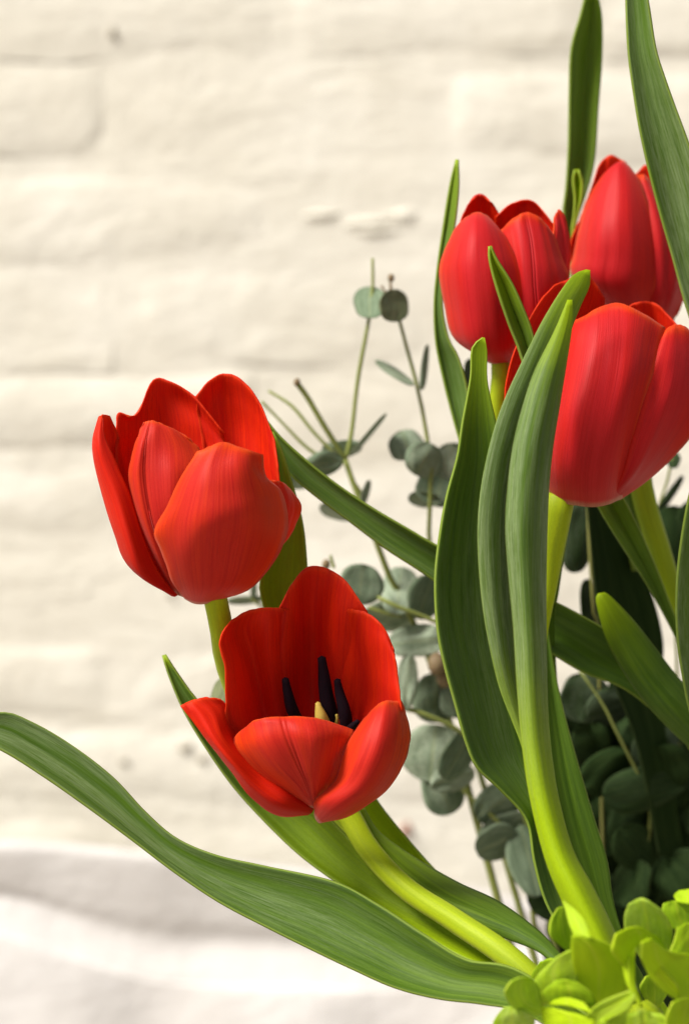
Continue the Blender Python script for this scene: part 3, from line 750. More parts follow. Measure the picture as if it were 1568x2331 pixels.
leaf('leaf', [(1308, 386), (1304, 410), (1308, 450), (1306, 490), (1302, 540), (1320, 700), (1400, 1000)], [(1316, 386), (1325, 415), (1322, 455), (1314, 490), (1308, 540), (1335, 700), (1420, 1000)],
     [9.0, 9.2, 9.6, 10], M_LEAF, t4, lime=(.9, .7, .4), bloom=(.1,))
leaf('leaf', [(1424, -60), (1425, 20), (1430, 120), (1442, 210), (1456, 295), (1476, 385), (1502, 485), (1532, 590), (1556, 680), (1600, 830), (1680, 1200)],
     [(1462, -60), (1476, 10), (1492, 110), (1512, 175), (1535, 240), (1568, 330), (1600, 430), (1625, 540), (1650, 680), (1690, 850), (1750, 1200)],
     [2.0, 2.0, 2.2, 2.6, 3, 4, 6], M_LEAF, t4, curl=.5, skew=-.6, lime=(.0, 0, 0.05, .2), bloom=(.7, .9, .9), label='broad upright leaf leaning across the flower')

# ------------------------------------------------------------------ tulip 5 (front right)
Z5 = lambda x, y: (1138.3 + 0.27405 * x, 597.6 + 0.27405 * y)
t5 = thing('tulip', P(1260, 1140, 2.5), 'large red tulip at right edge, partly hidden by a pair of long green leaves', 'tulip', 'red tulips in the bouquet')
D5 = 2.7
pt([[(420, 1900, .3), (480, 1900, .5), (540, 1900, .7), (600, 1900, .9)],
    [(110, 1550, .0), (250, 1550, 1.0), (420, 1550, 1.6), (600, 1550, 1.8)],
    [(40, 1100, -.2), (230, 1080, 1.2), (460, 1060, 2.0), (700, 1050, 2.2)],
    [(132, 700, -.1), (330, 680, 1.1), (560, 650, 1.9), (800, 640, 2.1)],
    [(312, 352, .2), (500, 330, 1.0), (690, 300, 1.35), (860, 400, 1.6)],
    [(452, 186, .5), (610, 118, .8), (735, 105, .85), (872, 300, 1.2)]], t5, Z5, D5, True)
pt([[(700, 1900, 1), (760, 1900, 1.1), (820, 1900, 1.1), (880, 1900, 1)], [(850, 1200, 2.2), (1050, 1200, 2.6), (1300, 1200, 2.4), (1550, 1200, 1.6)],
    [(950, 600, 2.0), (1130, 600, 2.3), (1310, 600, 2.2), (1500, 700, 1.5)], [(1000, 420, 1.7), (1130, 333, 1.8), (1300, 345, 1.8), (1482, 530, 1.3)]], t5, Z5, D5, True)
pt([[(800, 1990, .1), (860, 1990, .1), (920, 1985, .1), (1000, 1965, .4)],
    [(950, 1800, -.8), (1050, 1790, -1.0), (1130, 1780, -.7), (1230, 1805, .3)],
    [(1020, 1500, -1.4), (1180, 1480, -1.5), (1330, 1480, -1.0), (1480, 1565, .3)],
    [(1100, 1150, -1.5), (1300, 1130, -1.6), (1480, 1120, -1.1), (1690, 1280, .4)],
    [(1200, 850, -1.3), (1370, 820, -1.4), (1530, 820, -.9), (1725, 950, .4)],
    [(1330, 620, -.8), (1420, 525, -.7), (1530, 530, -.5), (1680, 680, .3)]], t5, Z5, D5)
pt([[(400, 1895, 0), (500, 1985, -.3), (640, 2015, -.5), (780, 2027, -.5), (900, 2005, -.3), (1010, 1955, .2)],
    [(350, 1650, -.8), (480, 1680, -1.6), (640, 1700, -2.0), (800, 1710, -2.0), (950, 1690, -1.7), (1075, 1650, -.9)],
    [(380, 1300, -1.2), (520, 1300, -2.2), (700, 1300, -2.7), (880, 1300, -2.7), (1030, 1290, -2.4), (1165, 1260, -1.5)],
    [(440, 950, -1.1), (600, 930, -2.1), (780, 910, -2.6), (960, 900, -2.6), (1110, 900, -2.3), (1265, 930, -1.5)],
    [(500, 650, -.9), (660, 620, -1.6), (820, 590, -2.0), (990, 570, -2.0), (1150, 600, -1.7), (1330, 700, -1.1)],
    [(560, 500, -.6), (700, 445, -1.0), (830, 370, -1.2), (990, 337, -1.3), (1180, 422, -1.2), (1370, 540, -.8)]], t5, Z5, D5)
tube('stem', [(1275, 1130, 2.7), (1262, 1200, 2.9), (1240, 1320, 3.2), (1215, 1500, 2.6), (1225, 1750, 1.0), (1270, 1950, -1), (1350, 2130, -2.2), (1440, 2350, -3)], [34, 30, 24, 24, 28, 34, 36], M_STEM, t5, lime=(.6, .9, .8, .9, .9))
leaf('leaf', [(1333, 614), (1298, 632), (1240, 720), (1180, 840), (1140, 930), (1110, 1030), (1092, 1130), (1087, 1230), (1095, 1350), (1110, 1450), (1135, 1560), (1165, 1640), (1190, 1710), (1210, 1830), (1240, 1950), (1276, 2045), (1330, 2150), (1420, 2340)],
     [(1341, 614), (1340, 650), (1322, 690), (1300, 745), (1270, 840), (1240, 950), (1215, 1060), (1200, 1180), (1195, 1300), (1195, 1420), (1200, 1530), (1212, 1640), (1225, 1720), (1245, 1820), (1280, 1940), (1325, 2030), (1380, 2130), (1460, 2320)],
     [-0.6, -0.9, -1.1, -1.2, -1.2, -1.2, -1.3, -1.8, -2.4, -3.0, -3.4], M_LEAF, t5, curl=[-.2, -.4, -.5, -.5, -.5, -.5, -.5, -.7, -.7], skew=[.4, 1.0, 1.5, 1.6, 1.5, 1.3, 1.0, .6, .4], lime=(.7, .2, .05, .05, .12, .15, .5, .9, .95, .9, .85), bloom=(.2, .8, .9, .9, .9, .8, .3, 0), nr=110, nc=25,
     label='rear one of the paired leaves, its tip higher')
leaf('leaf', [(1292, 683), (1262, 755), (1216, 850), (1190, 930), (1170, 1010), (1158, 1100), (1152, 1200), (1160, 1320), (1170, 1430), (1178, 1560), (1190, 1700), (1208, 1820), (1240, 1950), (1275, 2040), (1330, 2150), (1420, 2345)],
     [(1300, 682), (1302, 720), (1293, 790), (1272, 920), (1256, 1020), (1246, 1130), (1241, 1300), (1241, 1450), (1243, 1560), (1247, 1660), (1255, 1730), (1270, 1820), (1302, 1935), (1350, 2025), (1400, 2130), (1480, 2330)],
     [-1.6, -1.9, -2.1, -2.1, -2.1, -2.1, -2.2, -2.6, -3.2, -3.8, -4.2], M_LEAF, t5, curl=[-.3, -.7, -.8, -.8, -.8, -.8, -.9, -1.0, -1.0], skew=[.4, .5, .5, .5, .4, 0, 0], lime=(.9, .2, .05, .05, .1, .2, .6, .95, 1, .95, .9), bloom=(.1, .7, .9, .9, .9, .8, .3, 0), nr=110, nc=25,
     label='front one of the paired leaves, its tip lower')
leaf('leaf', [(1236, 1380), (1236, 1450), (1240, 1560), (1248, 1680), (1262, 1800), (1290, 1930), (1330, 2040), (1380, 2140), (1460, 2330)],
     [(1240, 1380), (1254, 1480), (1278, 1600), (1310, 1720), (1348, 1850), (1382, 1960), (1398, 2060), (1440, 2180), (1530, 2330)],
     [4.6, 4.4, 4.0, 3.4, 2.6, 1.4, .2], M_LEAF, t5, curl=.3, skew=.5, lime=(.1, .1, .1, .15, .1), bloom=(.1, .05))

# ------------------------------------------------------------------ loose tulip leaves
def lone(label, left, right, depths, **kw):
    b = P(left[-1][0], left[-1][1], depths[-1])
    root = thing('tulip_leaf', b, label, 'leaf', 'single tulip leaves between the flowers')
    leaf('blade', left, right, depths, kw.pop('mat', M_LEAF), root, **kw)
    return root
lone('long green leaf running diagonally behind the dark broad leaf, tip behind the leftmost tulip',
     [(596, 955), (618, 1010), (660, 1078), (720, 1130), (800, 1190), (880, 1250), (960, 1302), (1080, 1385), (1245, 1482), (1330, 1532), (1410, 1562), (1480, 1612), (1560, 1690), (1640, 1850)],
     [(604, 953), (640, 996), (700, 1050), (770, 1105), (850, 1158), (930, 1205), (1000, 1245), (1120, 1300), (1245, 1362), (1320, 1400), (1410, 1455), (1500, 1540), (1590, 1640), (1700, 1830)],
     [3.6, 3.6, 3.8, 4.4, 5.2, 6.4, 7.4, 8], curl=.5, skew=.3, lime=(.1, .1, .05, 0.0, .1, .1), bloom=(.35, .4, .3, .1, 0), nr=80)
lone('blunt lime-tipped leaf below the large right-hand tulip',
     [(1362, 1352), (1358, 1372), (1380, 1452), (1420, 1530), (1470, 1600), (1530, 1665), (1600, 1735), (1660, 1850)],
     [(1374, 1350), (1392, 1362), (1440, 1412), (1490, 1475), (1540, 1540), (1600, 1605), (1660, 1690), (1720, 1830)],
     [5, 5, 5.4, 6, 7], curl=-.4, skew=.2, lime=(.9, .22, .08, .1, .1, .1), bloom=(0, .15, .35))
lone('broad leaf in shade-darkened colour standing below the large right-hand tulip',
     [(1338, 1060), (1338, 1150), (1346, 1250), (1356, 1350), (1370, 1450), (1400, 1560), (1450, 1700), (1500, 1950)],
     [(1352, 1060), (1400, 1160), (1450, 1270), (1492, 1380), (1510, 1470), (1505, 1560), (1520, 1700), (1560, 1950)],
     [9.5, 10.5, 11.5, 12.5, 13.5], curl=.5, skew=1.6, lime=(0,), bloom=(0,), mat=M_SHADE_LEAF, tip=False)  # deep shade on this leaf is painted by its darkened material
lone('narrow green leaf in front of the leaning stem under the right-hand tulip',
     [(1340, 1100), (1362, 1155), (1410, 1235), (1465, 1320), (1510, 1400), (1550, 1480), (1620, 1640)],
     [(1390, 1090), (1425, 1145), (1462, 1220), (1500, 1310), (1535, 1400), (1575, 1480), (1660, 1640)],
     [6.0, 6.2, 6.6, 7, 8], curl=-.2, fold=.6, lime=(.2, .15, .15), bloom=(.2, .1))
lone('pale-rimmed upright leaf cut off by the right edge, level with the big tulip foot',
     [(1590, 1060), (1568, 1130), (1550, 1230), (1540, 1330), (1540, 1430), (1552, 1530), (1575, 1640), (1640, 1850)],
     [(1600, 1060), (1640, 1130), (1660, 1250), (1660, 1350), (1660, 1450), (1670, 1550), (1690, 1640), (1740, 1850)],
     [1.5, 1.5, 2, 3, 5], curl=.4, skew=.4, lime=(.1, .05, .05), bloom=(.6, .7, .5))
lone('dark slim leaf rising between the yellow stem and the grey leaf under the big tulip',
     [(1292, 1120), (1275, 1180), (1262, 1260), (1250, 1340), (1240, 1420), (1240, 1600)],
     [(1302, 1120), (1296, 1180), (1284, 1260), (1272, 1340), (1262, 1420), (1270, 1600)],
     [4.6, 4.8, 5.2, 6], curl=.2, skew=.6, lime=(.1,), bloom=(.0,))

# ------------------------------------------------------------------ eucalyptus
def euc_leaf(root, x, y, rx, ry, rot=0.0, d=12.0, dl=0.4, dw=0.4, cup=0.15, mat=None, bloom=0.6, lime=0.0, notch=0.0):
    """a round leaf: apparent half sizes rx (across) and ry (along), dl / dw lean its length / width in depth"""
    SEED[0] += 1
    sd = SEED[0] * 3.3
    rr = random.Random(SEED[0] * 13)
    dl += rr.uniform(-.45, .45); dw += rr.uniform(-.5, .5); cup += rr.uniform(-.12, .2); rot += rr.uniform(-8, 8)
    nv, nu = 15, 11
    ca, sa = math.cos(math.radians(rot)), math.sin(math.radians(rot))
    verts, uvs, al, ab = [], [], [], []
    for r in range(nv):
        v = r / (nv - 1)
        a = math.pi * (0.02 + 0.96 * v)
        q = -math.cos(a)
        w = math.sin(a) ** 0.85 * (1 + 0.10 * noise.noise(Vector((v * 2, sd, 0))))
        for c in range(nu):
            u = c / (nu - 1)
            e = (2 * u - 1)
            lx = e * rx * w * (1 + 0.22 * noise.noise(Vector((v * 2.5, e * 2, sd))))
            ly = -q * ry * (1 - notch * (1 - abs(e)) * (1 if q < -0.7 else 0))
            dd = d + dl * q + dw * e * w + cup * (e * e * w * w + 0.5 * q * q) + 0.16 * noise.noise(Vector((e * 1.5, q * 1.5, sd)))
            verts.append(P(x + lx * ca - ly * sa, y + lx * sa + ly * ca, dd))
            uvs.append((u, v)); al.append(lime); ab.append(bloom)
    o = mesh_obj('leaf', verts, grid_faces(nv, nu), mat or M_EUC, root, uvs, attrs={'lime': al, 'bloom': ab})
    return solid(o, 0.0003)

def sprig(label, base, stems, leaves, buds=(), smat=None):
    root = thing('eucalyptus_sprig', P(*base), label, 'eucalyptus sprig', 'eucalyptus sprigs in the bouquet')
    for s in stems:
        pts, rad = s[0], [q * .8 for q in s[1]]
        tube('stem', pts, rad, smat or M_EUCST, root, n=24, seg=8, lime=s[2] if len(s) > 2 else (.1,), bloom=(.2,))
    for a in leaves: euc_leaf(root, *a[:-1], **a[-1])
    for (x, y, r, d) in buds:
        bm = bmesh.new()
        bmesh.ops.create_icosphere(bm, subdivisions=2, radius=1)
        c = P(x, y, d); s = r * FW / PXW * c.y / FOC
        vs = [c + Vector((v.co.x * s, v.co.y * s, v.co.z * s * 1.25)) * (1 + .15 * noise.noise(v.co * 2 + Vector((x, y, 0)))) for v in bm.verts]
        fs = [[v.index for v in f.verts] for f in bm.faces]
        us = [(v.co.x * .5 + .5, v.co.z * .5 + .5) for v in bm.verts]
        bm.free()
        mesh_obj('bud', vs, fs, M_BUD, root, us)
    return root

sprig('forked eucalyptus sprig with bare cut twigs right beside the leftmost tulip', (1200, 2300, 15),
      [([(785, 1045, 12), (800, 1090, 12), (850, 1215, 12), (885, 1310, 12.5), (925, 1385, 13), (1010, 1600, 14), (1200, 2300, 15)], [8, 9, 10, 11, 12]),
       ([(785, 1050, 12), (800, 985, 12), (815, 860, 12), (838, 735, 12), (848, 660, 12), (848, 588, 12)], [7, 6, 6, 5, 4]),
       ([(785, 1045, 12), (735, 965, 11.6), (700, 905, 11.4), (676, 872, 11.2)], [8, 8, 8, 8]),
       ([(770, 1042, 12), (715, 985, 12), (665, 925, 12.2), (612, 890, 12.6)], [5, 5, 5, 4]),
       ([(750, 1050, 12), (700, 1020, 12), (650, 970, 12), (596, 914, 12)], [5, 5, 4, 4]),
       ([(800, 1092, 12), (815, 1110, 12), (828, 1130, 12)], [5, 4, 3])],
      [(842, 688, 38, 36, 0, 11.8, dict(bloom=.08, cup=.02, dw=-.5)),
       (838, 990, 6, 64, 33, 11.9, dict(dw=.8, bloom=.4)),
       (735, 1055, 26, 46, 80, 11.6, dict(bloom=.15, dw=.7)),
       (778, 1020, 20, 46, 85, 12.8, dict(bloom=.9)),
       (690, 1092, 20, 46, 80, 12.8, dict(bloom=.4)),
       (832, 1122, 8, 30, 12, 12, dict(bloom=.3)),
       (770, 1165, 18, 44, 100, 13.5, dict(bloom=.9))],
      [(676, 870, 8, 11.2)])
sprig('slender eucalyptus sprig with a round bronzed leaf at its top, left of the upper tulips', (1250, 2300, 15),
      [([(908, 725, 12), (928, 800, 12), (950, 880, 12), (966, 960, 12), (978, 1040, 12), (982, 1110, 12), (977, 1220, 12.6), (1020, 1500, 14), (1250, 2300, 15)], [5, 6, 7, 8, 9, 11]),
       ([(897, 700, 12), (890, 660, 12), (888, 630, 12)], [4, 4, 3], (.9,)),
       ([(880, 670, 12), (868, 650, 12)], [3, 3], (.9,))],
      [(897, 695, 34, 37, 0, 11.6, dict(bloom=.05, lime=.4, cup=.02, dw=.6)),
       (898, 848, 10, 52, -64, 12, dict(bloom=.7, dw=.7)),
       (966, 836, 8, 52, 14, 12, dict(bloom=.2, dw=.7)),
       (925, 1012, 42, 34, -25, 13, dict(bloom=.8)),
       (965, 1046, 44, 40, 20, 11.6, dict(bloom=.6)),
       (1030, 1050, 45, 42, -10, 12.6, dict(bloom=.9)),
       (1000, 1110, 56, 44, 15, 13.2, dict(bloom=.3)),
       (965, 1136, 18, 36, 85, 12.8, dict(bloom=.5))],
      [(890, 632, 8, 12)])
sprig('leafy eucalyptus sprig filling the gap between the open tulip and the dark broad leaf', (1300, 2300, 15),
      [([(860, 1360, 11), (920, 1388, 11), (1000, 1420, 11.4), (1100, 1500, 12), (1300, 2300, 15)], [6, 6, 6, 7, 10], (.0,)),
       ([(840, 1384, 12), (880, 1396, 12), (912, 1402, 12)], [5, 5, 5]),
       ([(760, 1292, 11.4), (752, 1265, 11.4)], [5, 4]),
       ([(915, 1612, 11.5), (970, 1628, 11.5), (1060, 1676, 12), (1180, 1800, 13)], [7, 7, 8, 9], (.0,)),
       ([(905, 1480, 12.4), (960, 1486, 12.4), (1020, 1500, 12.4)], [4, 4, 4], (.7,))],
      [(820, 1330, 52, 46, 15, 10.8, dict(bloom=.35, dl=.3)),
       (908, 1345, 46, 54, 10, 12.6, dict(bloom=.9)),
       (968, 1360, 40, 52, 25, 12.0, dict(bloom=0.05, dw=1.0)),
       (885, 1402, 34, 62, 80, 13.0, dict(bloom=1.0)),
       (948, 1460, 36, 66, 88, 12.2, dict(bloom=1.0, dw=-.5)),
       (925, 1555, 26, 64, 0, 11.4, dict(bloom=1.0, dw=.5)),
       (990, 1590, 52, 56, 0, 13, dict(bloom=.5)),
       (1040, 1585, 40, 50, 10, 13.4, dict(bloom=.4))],
      [(742, 1285, 10, 11.6), (994, 1512, 22, 12), (1012, 1542, 20, 12.4)])
sprig('drooping grey-green eucalyptus sprig below the open tulip, lowest pale leaves', (1350, 2300, 16),
      [([(1010, 1730, 13), (1060, 1805, 13), (1112, 1850, 13), (1180, 1930, 13), (1215, 2040, 13), (1222, 2120, 13.4), (1350, 2300, 16)], [6, 6, 7, 8, 9], (.1,))],
      [(985, 1715, 74, 66, 10, 13, dict(bloom=.9)),
       (1042, 1720, 36, 62, 28, 11.8, dict(bloom=.05, dw=.8)),
       (1030, 1772, 30, 52, 68, 12.4, dict(bloom=1.0)),
       (1005, 1800, 50, 58, -15, 13.4, dict(bloom=.7)),
       (1132, 1830, 46, 58, 60, 13, dict(bloom=.25)),
       (1150, 1890, 38, 66, 75, 13.4, dict(bloom=.5)),
       (1132, 1920, 42, 52, 65, 12.6, dict(bloom=.15)),
       (1205, 1960, 52, 84, -10, 12.4, dict(bloom=.12))])
sprig('single round eucalyptus leaf on a thin twig peeping out left of the open tulip', (620, 1700, 8),
      [([(520, 1600, 8), (560, 1640, 8), (620, 1700, 8)], [4, 4, 4])],
      [(510, 1582, 30, 40, 10, 8, dict(bloom=.2, lime=.5))])
sprig('thin eucalyptus twig end below the leftmost tulip', (720, 1420, 15),
      [([(575, 1345, 15), (580, 1370, 15), (640, 1400, 15), (720, 1420, 15)], [5, 4, 4, 4])],
      [(560, 1366, 10, 44, 88, 15, dict(bloom=1.0)), (578, 1342, 7, 20, 0, 15, dict(bloom=.2))],
      [(366, 1350, 8, 15)] and [])
sprig('eucalyptus sprig with grey leaves in the shaded gap right of the long stem', (1420, 2350, 15),
      [([(1318, 1525, 12), (1370, 1600, 12), (1400, 1660, 12), (1440, 1740, 12.4), (1480, 1840, 13), (1450, 2100, 14), (1420, 2350, 15)], [3.5, 4, 5, 6, 7], (.0,))],
      [(1330, 1590, 62, 56, 10, 12.6, dict(mat=M_SHADE_LEAF, bloom=.8)), (1385, 1610, 40, 54, 70, 12.8, dict(mat=M_SHADE_LEAF, bloom=.7)),
       (1320, 1660, 50, 60, 80, 13.4, dict(mat=M_SHADE_LEAF, bloom=.15)), (1318, 1740, 46, 56, 75, 14, dict(mat=M_SHADE_LEAF, bloom=.2)),
       (1490, 1700, 52, 56, 40, 13, dict(mat=M_SHADE_LEAF, bloom=.7)), (1470, 1792, 50, 100, 84, 12.6, dict(mat=M_SHADE_LEAF, bloom=.15)),
       (1440, 1880, 60, 74, 20, 13.2, dict(mat=M_SHADE_LEAF, bloom=.1)), (1530, 1640, 44, 56, 10, 14, dict(mat=M_SHADE_LEAF, bloom=.1)),
       (1440, 1560, 40, 60, 60, 14, dict(mat=M_SHADE_LEAF, bloom=.05)), (1450, 1650, 46, 50, -20, 15, dict(mat=M_SHADE_LEAF, bloom=.05)),
       (1540, 1790, 50, 70, 0, 15, dict(mat=M_SHADE_LEAF, bloom=.05)), (1400, 1800, 44, 54, 20, 16, dict(mat=M_SHADE_LEAF, bloom=.05)), (1300, 1800, 44, 54, 20, 16, dict(mat=M_SHADE_LEAF, bloom=.05))])
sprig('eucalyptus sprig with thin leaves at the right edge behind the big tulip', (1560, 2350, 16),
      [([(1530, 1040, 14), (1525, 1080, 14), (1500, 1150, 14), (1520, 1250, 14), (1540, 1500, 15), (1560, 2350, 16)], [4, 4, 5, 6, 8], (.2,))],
      [(1532, 1046, 16, 20, 0, 14, dict(mat=M_SHADE_LEAF, bloom=.3)), (1524, 1128, 9, 54, 42, 14, dict(mat=M_SHADE_LEAF, bloom=.2)), (1530, 1215, 52, 64, 10, 13, dict(mat=M_SHADE_LEAF, bloom=.05)),
       (1586, 1190, 44, 54, 10, 14, dict(mat=M_SHADE_LEAF, bloom=.05)), (1545, 1290, 30, 44, 20, 13, dict(mat=M_SHADE_LEAF, bloom=.05))])
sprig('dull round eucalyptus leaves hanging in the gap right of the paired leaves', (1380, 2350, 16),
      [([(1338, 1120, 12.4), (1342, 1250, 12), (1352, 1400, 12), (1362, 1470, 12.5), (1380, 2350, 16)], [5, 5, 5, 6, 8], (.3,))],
      [(1310, 1228, 42, 76, 0, 12.6, dict(mat=M_SHADE_LEAF, bloom=.55)), (1342, 1378, 24, 60, 0, 12.6, dict(mat=M_SHADE_LEAF, bloom=.05)), (1330, 1150, 30, 60, 0, 13, dict(mat=M_SHADE_LEAF, bloom=.3)),
       (1068, 850, 14, 34, 0, 12, dict(mat=M_SHADE_LEAF, bloom=.3))])
# the shaded heart of the bouquet, behind the stems, shade put into the leaf colours
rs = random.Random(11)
for q, (bx, lab) in enumerate([(1330, 'shade-coloured eucalyptus sprig deep in the bouquet just right of the long stem'), (1420, 'shade-coloured eucalyptus sprig deep in the bouquet above the green hydrangea'),
                               (1500, 'shade-coloured eucalyptus sprig deep in the bouquet near the right edge, above the hydrangea'), (1590, 'shade-coloured eucalyptus sprig at the very right edge of the shaded foliage')]):
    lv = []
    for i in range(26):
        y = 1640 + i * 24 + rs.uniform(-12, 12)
        lv.append((bx + rs.uniform(-70, 70), y, rs.uniform(40, 60), rs.uniform(48, 70), rs.uniform(-80, 80), rs.uniform(12.5, 21), dict(mat=M_SHADE_LEAF, bloom=rs.uniform(0, .12), dl=rs.uniform(-.8, .8), dw=rs.uniform(-.8, .8))))
    sprig(lab, (bx, 2380, 17), [([(bx, 1640, 16), (bx + 10, 1900, 16), (bx, 2150, 16.5), (bx, 2380, 17)], [5, 6, 7, 8], (.2,))], lv, smat=M_SHADE_STEM)

# ------------------------------------------------------------------ hydrangea
ZH = lambda x, y: (1109.8 + 0.2922 * x, 1991.9 + 0.2922 * y)
hy = thing('hydrangea_head', P(1470, 2480, -5), 'lime green hydrangea head at the foot of the bouquet', 'hydrangea', None)
def sep(rows, d0, lime=(.4,), bloom=.3, inner=False, par=None):
    SEED[0] += 1
    sd = SEED[0] * 1.9
    nr, nc = 18, 14
    fl = rs.uniform(.12, .4); tx = rs.uniform(-.9, .9); ty = rs.uniform(-.7, 1.0)
    mx = sum(p[0] for r in rows for p in r) / sum(len(r) for r in rows); my = sum(p[1] for r in rows for p in r) / sum(len(r) for r in rows)
    ctrl = [[ZH(mx + (p[0] - mx) * 1.1, my + (p[1] - my) * 1.06) + (d0 + p[2] * fl + tx * (p[0] - mx) / 200 + ty * (p[1] - my) / 200,) for p in r] for r in rows]
    nC = len(ctrl[0])
    lines = [spl([ctrl[i][c] for i in range(len(ctrl))], nr) for c in range(nC)]
    verts, uvs = [], []
    for r in range(nr):
        row = spl([lines[c][r] for c in range(nC)], nc)
        for c in range(nc):
            x, y, d = row[c]
            u, v = c / (nc - 1), r / (nr - 1)
            verts.append(P(x, y, d + .05 * noise.noise(Vector((u * 5 + sd, v * 3, sd)))))
            uvs.append((u, v))
    n = len(verts)
    o = mesh_obj('sepal', verts, grid_faces(nr, nc), M_HYD, par or hy, uvs, attrs={'lime': [lerp_list(lime, (i // nc) / (nr - 1)) for i in range(n)], 'bloom': [bloom] * n})
    return solid(o, 0.0006)
# each: rows base -> tip, (left, middle, right)
HB = -7.5
sep([[(680, 480, .3), (735, 485, .1), (798, 492, .3)], [(635, 370, .2), (700, 380, 0), (765, 390, .2)], [(612, 280, .2), (650, 290, .1), (700, 295, .2)], [(594, 212, .2), (600, 215, .2), (612, 228, .2)]], HB, (.5,), .5)
sep([[(830, 985, .3), (862, 992, .1), (900, 975, .3)], [(735, 880, 0), (860, 880, -.4), (1050, 890, 0)], [(680, 720, 0), (860, 720, -.6), (1066, 720, .1)], [(664, 570, .1), (800, 570, -.4), (960, 570, .3)], [(672, 490, .3), (720, 488, .1), (800, 500, .4)]], HB, (.9, .8, .5), .1)
sep([[(620, 590, .2), (640, 590, .2), (660, 580, .2)], [(500, 480, 0), (590, 480, -.2), (670, 480, 0)], [(500, 360, 0), (580, 350, -.1), (640, 360, 0)], [(550, 270, .2), (580, 258, .1), (610, 275, .2)]], HB + 1.0, (.1,), .1)
sep([[(1200, 640, .3), (1300, 640, .1), (1400, 620, .3)], [(1100, 470, .1), (1260, 470, -.3), (1425, 470, .3)], [(1082, 340, .1), (1240, 320, -.3), (1400, 380, .3)], [(1110, 240, .2), (1210, 200, 0), (1340, 280, .3)]], HB + .8, (.2, .1), .6)
sep([[(1060, 700, .5), (1150, 560, .0), (1250, 560, .1), (1400, 640, .4)], [(985, 590, .4), (1120, 480, -.2), (1250, 490, -.1), (1380, 590, .4)], [(1010, 470, .4), (1100, 425, .1), (1200, 420, .1), (1330, 500, .4)]], HB - .1, (.8,), .2)
sep([[(1050, 560, .1), (1100, 570, -.2), (1150, 560, 0)], [(1060, 720, .1), (1100, 740, -.2), (1142, 740, .1)], [(1100, 880, .1), (1120, 890, -.1), (1148, 880, .1)], [(1185, 1020, .1), (1192, 1022, .1), (1200, 1020, .1)]], HB - .3, (.8, .8), .3)
sep([[(1220, 540, .2), (1300, 520, -.1), (1400, 640, .2)], [(1230, 700, .3), (1340, 680, -.3), (1600, 640, .0)], [(1380, 840, .2), (1450, 800, -.3), (1650, 800, 0)], [(1480, 960, .2), (1500, 950, 0), (1640, 980, .1)]], HB - .1, (.7, .8, .7), .15)
sep([[(1240, 720, .2), (1290, 700, 0), (1320, 700, .1)], [(1290, 820, .4), (1350, 790, -.1), (1390, 770, .0)], [(1400, 920, .3), (1440, 890, -.1), (1470, 870, 0)], [(1470, 965, .2), (1480, 950, 0), (1485, 930, .1)]], HB - .5, (.9,), .2)
sep([[(1420, 620, .3), (1520, 630, .1), (1640, 620, .3)], [(1460, 520, .1), (1560, 500, -.2), (1680, 500, .1)], [(1480, 420, .1), (1560, 380, 0), (1660, 380, .2)]], HB + .5, (.3,), .1)
sep([[(1420, 420, .3), (1520, 420, .1), (1640, 400, .3)], [(1370, 300, .2), (1480, 300, -.2), (1640, 300, .1)], [(1380, 230, .2), (1460, 212, 0), (1600, 240, .2)]], HB + 1.4, (.05,), .1)
sep([[(1480, 210, .1), (1560, 225, -.1), (1660, 225, .1)], [(1465, 165, .1), (1560, 160, -.1), (1680, 170, .1)], [(1500, 130, .2), (1570, 118, 0), (1660, 120, .2)]], HB + 1.2, (.4,), .1)
sep([[(380, 1090, .3), (410, 1070, .2), (440, 1040, .3)], [(220, 1040, .1), (300, 1000, -.2), (400, 960, .1)], [(148, 930, .1), (260, 920, -.3), (390, 880, .1)], [(190, 840, .2), (260, 810, 0), (340, 815, .2)]], HB + .3, (.25, .15), .35)
sep([[(440, 1010, .3), (560, 960, .2), (690, 900, .3)], [(385, 890, .1), (540, 860, -.3), (690, 780, .2)], [(400, 790, .1), (520, 740, -.2), (680, 690, .2)], [(530, 660, .2), (590, 620, 0), (665, 590, .3)]], HB + .2, (.5, .3), .7)
sep([[(480, 1000, .2), (640, 985, .1), (830, 1000, .3)], [(445, 920, .0), (640, 910, -.3), (790, 920, .2)], [(530, 832, .1), (610, 825, -.1), (700, 845, .2)]], HB - .2, (.1, .2), .1)
sep([[(500, 1020, .1), (620, 1020, -.2), (800, 1075, .1)], [(490, 985, .1), (620, 965, -.1), (740, 1000, .1)]], HB - .5, (.8,), .3)
sep([[(470, 1200, .2), (640, 1220, -.1), (800, 1200, .2)], [(440, 1100, .0), (640, 1110, -.3), (810, 1120, .1)], [(440, 1035, .1), (530, 1050, -.1), (640, 1090, .1)]], HB - .3, (.8,), .1)
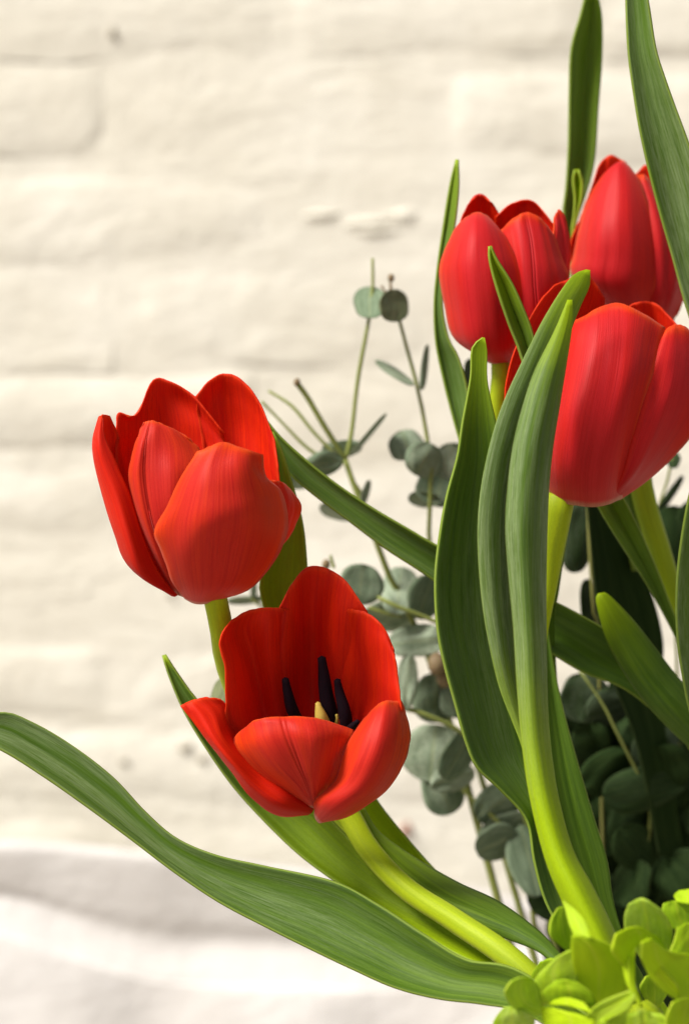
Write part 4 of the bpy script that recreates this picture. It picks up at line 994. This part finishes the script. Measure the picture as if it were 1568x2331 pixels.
sep([[(780, 1200, .2), (820, 1190, .4), (870, 1200, .2)], [(790, 1090, -.1), (880, 1100, .4), (960, 1120, .1)], [(900, 990, -.2), (990, 1020, .3), (1070, 1060, 0)], [(1090, 915, 0), (1120, 930, .1), (1140, 960, 0)]], HB - .7, (.5, .3), .6)
sep([[(870, 1200, .2), (960, 1190, 0), (1060, 1200, .2)], [(930, 1090, .2), (1010, 1080, 0), (1085, 1100, .2)], [(1080, 960, .2), (1110, 950, .1), (1140, 960, .1)]], HB - .4, (.3,), .4)
sep([[(1080, 1220, .2), (1220, 1210, -.1), (1420, 1220, .2)], [(1085, 1120, .1), (1230, 1120, -.2), (1410, 1150, .2)], [(1130, 1080, .1), (1220, 1072, 0), (1340, 1090, .2)]], HB, (.3, .2), .6)
sep([[(1400, 1240, .1), (1520, 1240, -.2), (1700, 1240, .1)], [(1405, 1110, .1), (1530, 1090, -.4), (1700, 1100, .1)], [(1450, 1000, .1), (1540, 970, -.1), (1680, 970, .2)]], HB - .4, (.7, .6), .3)
sep([[(60, 1240, .2), (180, 1220, 0), (330, 1220, .2)], [(60, 1140, .1), (190, 1120, -.2), (350, 1120, .1)], [(130, 1040, .2), (190, 1035, .1), (250, 1060, .2)]], HB + .5, (.1,), .9)
# the sepals in the second layer, seen in the hollows
for i in range(9):
    a = rs.uniform(0, 1); b = rs.uniform(0, 1)
    x = 150 + 1650 * a; y = 420 + 900 * b + 500 * max(0, .45 - a)
    if x < 950 and y < 720: y = 760
    r1, r2 = rs.uniform(90, 140), rs.uniform(100, 150)
    sep([[(x - r1 * .4, y + r2, .4), (x, y + r2 * 1.05, .2), (x + r1 * .4, y + r2, .4)], [(x - r1, y, .3 + rs.uniform(-.3, .3)), (x, y, -.2), (x + r1, y, .3 + rs.uniform(-.3, .3))],
         [(x - r1 * .6, y - r2 * .8, .3), (x, y - r2, .1), (x + r1 * .6, y - r2 * .8, .3)]], HB + 3.6 + rs.uniform(0, 1.2), (.1, .1), .1)
tube('stalk', [(1470, 2300, -5.6), (1460, 2400, -5.5), (1470, 2520, -5.4)], [40, 34, 30], M_STEM, hy, lime=(.5,))
